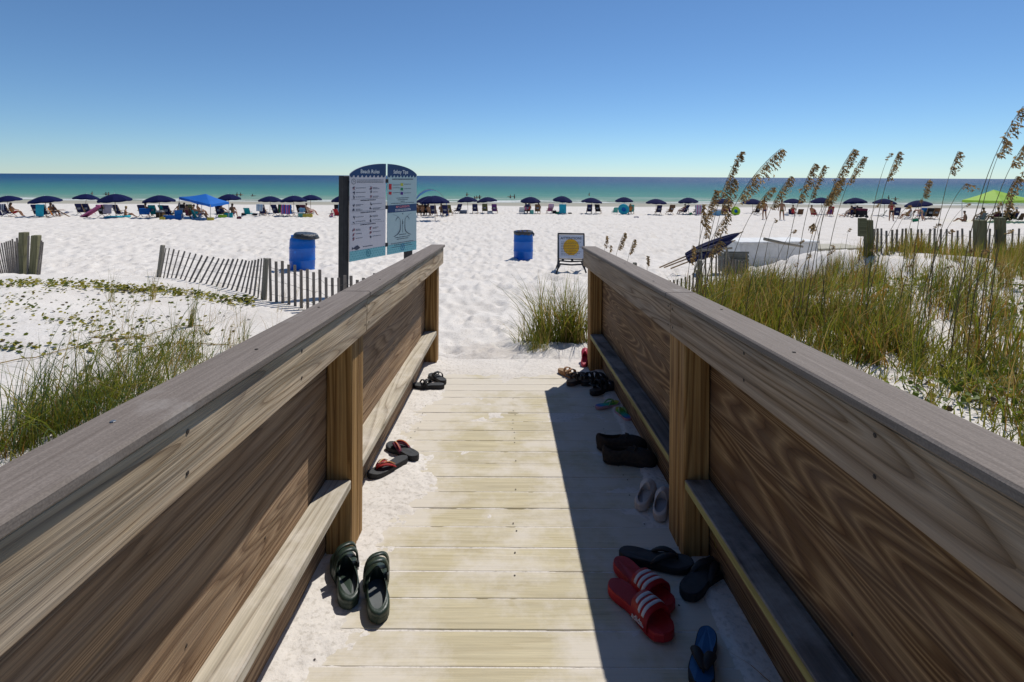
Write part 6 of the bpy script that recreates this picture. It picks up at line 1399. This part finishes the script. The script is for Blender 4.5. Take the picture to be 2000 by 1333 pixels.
for i, (px, Y, lab) in enumerate([(455, 118, 'swimmer left of the group behind the blue canopy'), (463, 119, 'swimmer in the middle of the group behind the canopy'), (470, 122, 'swimmer at the right of the group behind the canopy'), (493, 120, 'lone swimmer right of the group behind the canopy'), (180, 125, 'swimmer behind the far left umbrellas'), (207, 121, 'left one of two swimmers above the wide navy umbrella'), (212, 121, 'right one of two swimmers above the wide navy umbrella'), (909, 112, 'nearest swimmer above the touching umbrella pair'), (912, 128, 'farthest swimmer above the touching umbrella pair'), (927, 110, 'swimmer low between the touching umbrellas'), (931, 115, 'pale swimmer between the touching umbrellas'), (937, 113, 'dark swimmer standing above the right umbrella of the touching pair'), (997, 118, 'left one of two swimmers near the centre'), (1005, 116, 'right one of two swimmers near the centre'), (1151, 135, 'lone swimmer far out right of centre'), (1736, 124, 'swimmer above the umbrella of the woman in red'), (1749, 115, 'swimmer just right of the umbrella of the woman in red')]):
    u, v = ray(px, 370); person(px, Y, 'swim', random.uniform(0, 360), 'dark' if i % 2 else 'tan', 'black', None, 'navy' if i % 3 == 0 else None, lab, loc=(u * Y, Y, -3.48 + random.uniform(.05, .5)), grp='swimmers in the shallow sea', sc_=1.15)

# canopies
def canopy(corners_px, apex_px, Yc, zc, leg, col, label, dk=None):
    """four eave corners given as (px, py, Y); apex (px, py)"""
    C4 = [P2(*c) for c in corners_px]; ap = P2(apex_px[0], apex_px[1], Yc); base = onY(apex_px[0], Yc)
    root = empty('canopy_tent', label, 'canopy', base); L = [c - base for c in C4]; A = ap - base; q = MB(); n = 8
    for i in range(4):
        a1, b1 = L[i], L[(i + 1) % 4]
        def fn(u, v):
            e = a1.lerp(b1, u); p = A.lerp(e, v); p.z -= .10 * math.sin(math.pi * v) * (1 - .7 * math.sin(math.pi * u)) * .5; return p
        q.grid(fn, n, n)
    q.build('roof', col, root)
    for i in range(4):
        a1, b1 = L[i], L[(i + 1) % 4]; v = MB(); m_ = 9; vs = []
        for k2 in range(m_):
            p = a1.lerp(b1, k2 / (m_ - 1)); o_ = (p - Vector((A.x, A.y, p.z))).normalized() * .01; vs += [p + o_, p + o_ + Vector((0, 0, -.20 - .02 * math.sin(k2 * 1.6)))]
        v.add(vs, [(2 * k2, 2 * k2 + 2, 2 * k2 + 3, 2 * k2 + 1) for k2 in range(m_ - 1)]); v.build('valance', col, root)
        g = float(gh(C4[i].x, C4[i].y)) - base.z; MB().tube([a1 * 1.0 + Vector((0, 0, -.02)), Vector((a1.x, a1.y, g - .05))], .022, 6).build('leg', SLK, root)
    return root
BLC = M('royal_blue_canvas', (.012, .17, .62), (.010, .14, .52), 4, .7, .25, .2, trans=.25); GRC = M('lime_canvas', (.42, .66, .10), (.34, .56, .07), 1.2, .7, .25, .2, trans=.35)
canopy([(350, 385, 43.6), (411, 400, 39.4), (447, 394.5, 42.6), (394, 386, 46.6)], (402, 379), 43.0, 0, 1.3, BLC, 'bright blue canopy tent with peaked roof on thin legs at left')
canopy([(1879, 391, 43.5), (1958, 393, 40.5), (2024, 391, 43.6), (1944, 389, 46.3)], (1941, 371), 43.5, 0, 1.5, GRC, 'lime green canopy tent at the right edge of the beach')
def arch():
    Y = 51; c = onY(841, Y); root = empty('arched_shade', 'blue arched fabric beach shade rising right of the sign', 'sun shade', c); q = MB(); W2 = 1.72; Hh = 2.62
    def fn(u, v):
        t = math.pi * (1 - u); wv = .04 * math.sin(u * 14); return (W2 * math.cos(t), -.55 + v * 1.1 * (math.sin(t) * .9 + .12) + .5 * math.sin(t) * .3, Hh * math.sin(t) ** .8 - .18 * v * math.sin(t) + wv * v)
    q.grid(fn, 30, 6); q.build('shade_cloth', M('arch_blue', (.03, .15, .42), (.05, .22, .50), 2.5, .7, .25, .2, trans=.2), root, smooth=True)
    MB().tube([fn(i / 20, 0) for i in range(21)], .02, 6).build('arch_pole', SLK, root)
    for s in (-1, 1): MB().box((s * W2 - .12, -.6, 0), (s * W2 + .12, -.3, .22), b=.04).build('sand_bag', CC['blue'], root)
arch()
# floats, bags, coolers and other things on the sand
def ring(px, Y, r_, col, col2, label, yaw=0, tilt=80):
    p = onY(px, Y); root = empty('swim_ring', label, 'float', (p.x, p.y, p.z + r_ * math.sin(R(tilt)) * 1.0), R(yaw)); root.rotation_euler = (R(tilt), 0, R(yaw)); q = MB(); q.grid(lambda u, v: ((r_ * .68 + r_ * .32 * math.cos(2 * math.pi * v)) * math.cos(2 * math.pi * u), (r_ * .68 + r_ * .32 * math.cos(2 * math.pi * v)) * math.sin(2 * math.pi * u), r_ * .28 * math.sin(2 * math.pi * v)), 24, 10, closeu=True)
    q.build('tube', CC[col], root, smooth=True); MB().lathe([(.001, .0), (r_ * .45, .0)], 20).build('mesh_seat', CC[col2], root); return root
ring(1218, 56, .60, 'sky', 'blue', 'big round teal float with dark blue centre leaning under umbrella'); ring(1437, 55.5, .50, 'lime', 'blue', 'lime green ring float standing right of the blue cooler')
def lilo(px, Y, L, w, col, label, yaw, tilt):
    p = onY(px, Y); root = empty('air_mattress', label, 'float', (p.x, p.y, p.z + .08 + abs(math.sin(R(tilt))) * L / 2)); root.rotation_euler = (0, R(tilt), R(yaw))
    for k2 in range(5): q = MB(); q.tube([(-L / 2, (k2 - 2) * w / 5, 0), (L / 2, (k2 - 2) * w / 5, 0)], w / 9, 8); q.build('air_tube', CC[col], root, smooth=True)
    q = MB(); q.tube([(L / 2 - .1, -w / 2, .02), (L / 2 - .1, w / 2, .02)], .12, 8); q.build('pillow', CC[col], root, smooth=True)
lilo(181, 42.6, 1.75, .75, 'pink', 'pink air mattress tilted against the chairs at left', 0, -32); lilo(229, 41.9, 1.6, .75, 'sky', 'flat turquoise air mattress on the sand at left', 8, 0)
def bag(px, Y, w, h, col, label, kind='bag', yaw=0):
    p = onY(px, Y); root = empty('cooler' if kind == 'cooler' else 'tote_bag', label, 'cooler' if kind == 'cooler' else 'bag', p, R(yaw))
    if kind == 'cooler':
        MB().box((-w / 2, -w * .32, 0), (w / 2, w * .32, h * .8), b=.03).build('body', CC[col], root); MB().box((-w / 2 - .01, -w * .34, h * .8), (w / 2 + .01, w * .34, h), b=.025).build('lid', CC['white'] if col != 'white' else CC['grey'], root)
        MB().tube([(-w / 2 - .02, 0, h * .6), (-w / 2 - .05, 0, h * .45), (-w / 2 - .02, 0, h * .35)], .012, 5).build('handle', CC['white'], root)
    else:
        q = MB(); q.grid(lambda u, v: (w / 2 * (1 + .12 * math.sin(math.pi * v)) * math.cos(2 * math.pi * u), w * .3 * math.sin(2 * math.pi * u) * (1.1 - .5 * v), h * .8 * v + .02 * math.sin(u * 18)), 14, 6, closeu=True); q.build('body', CC[col], root, smooth=True)
        MB().tube([(-w * .25, 0, h * .75), (-w * .15, 0, h), (w * .15, 0, h), (w * .25, 0, h * .75)], .012, 5).build('handle', CC[col], root)
for b_ in [(313, 43, .55, .62, 'brown', 'brown wicker cooler between the two teal chairs', 'cooler'), (436, 43.5, .8, .35, 'lime', 'lime green bag under the canopy edge'), (446, 43.6, .7, .55, 'teal', 'teal bag right of the lime one'), (476, 47, .4, .35, 'black', 'small black bag left of the lone teal chair'), (497, 47.5, .5, .28, 'black', 'flat black bag right of the lone teal chair'),
 (601, 45, .8, .4, 'yellow', 'yellow beach cart bag at the right end of the trio'), (589, 45.4, .5, .45, 'mint', 'green cooler under the umbrella trio', 'cooler'), (668, 45.2, .42, .45, 'mint', 'green cooler by the sign post', 'cooler'), (675, 47.8, .4, .7, 'red', 'red bag behind the sign post'), (905, 55.8, .75, .4, 'grey', 'grey cooler right of the turned navy chair', 'cooler'), (957, 55.4, .55, .35, 'white', 'white cooler between olive and purple chairs', 'cooler'),
 (1039, 55.4, .35, .6, 'mint', 'green backpack between the centre chairs'), (1083, 56, .4, .5, 'black', 'black bag left of the wide teal towel'), (1090, 55.8, .4, .35, 'green', 'green bag left of the wide teal towel'), (1113, 56.5, .4, .2, 'black', 'small dark bag right of the wide teal towel'), (1349, 56, .3, .35, 'green', 'green bottle bag left of the floral towel'), (1400, 54.5, .85, .72, 'ltblue', 'blue cooler under the umbrella behind the sea oats', 'cooler'), (1243, 47, .42, .18, 'lilac', 'small lilac bag lying alone on the open sand'),
 (317, 39.6, .4, .28, 'yellow', 'yellow bucket bag left of the blue windbreak'), (411, 39.2, .5, .32, 'yellow', 'yellow bag at the front leg of the blue canopy'), (1536, 54, .4, .35, 'white', 'white bag behind the right shirtless man'), (467, 41.5, .35, .25, 'maroon', 'small dark red bag right of the blue canopy'), (1788, 42.6, .45, .34, 'green', 'green bucket bag held by the bending person')]: bag(*b_)
def wagon():
    p = onY(1683, 50.5); root = empty('beach_wagon', 'red and black folding wagon under the umbrella left of the woman in red', 'wagon', p)
    MB().box((-.40, -.25, .28), (.40, .25, .72), b=.02).build('basket', CC['black'], root); MB().box((-.42, -.27, .72), (.42, .27, .92), b=.02).build('load', CC['maroon'], root)
    for x in (-.3, .3):
        for y in (-.27, .27): MB().lathe([(.001, -.04), (.15, -.04), (.15, .04), (.001, .04)], 14).build('wheel', RUB, root, loc=(x, y, .15), rot=(math.pi / 2, 0, 0))
    MB().tube([(.4, 0, .4), (.8, 0, .75)], .015, 5).build('handle', SLK, root)
wagon()
def windbreak():
    p = onY(337, 39.8); root = empty('windbreak', 'low navy fabric windbreak on the sand before the blue canopy', 'windbreak', p); q = MB(); q.box((-.72, -.02, .02), (.72, .02, .38), b=.01); q.build('cloth', CC['blue'], root)
    for x in (-.72, 0, .72): MB().tube([(x, 0, -.1), (x, 0, .46)], .018, 5).build('stake', CC['yellow'], root)
windbreak()
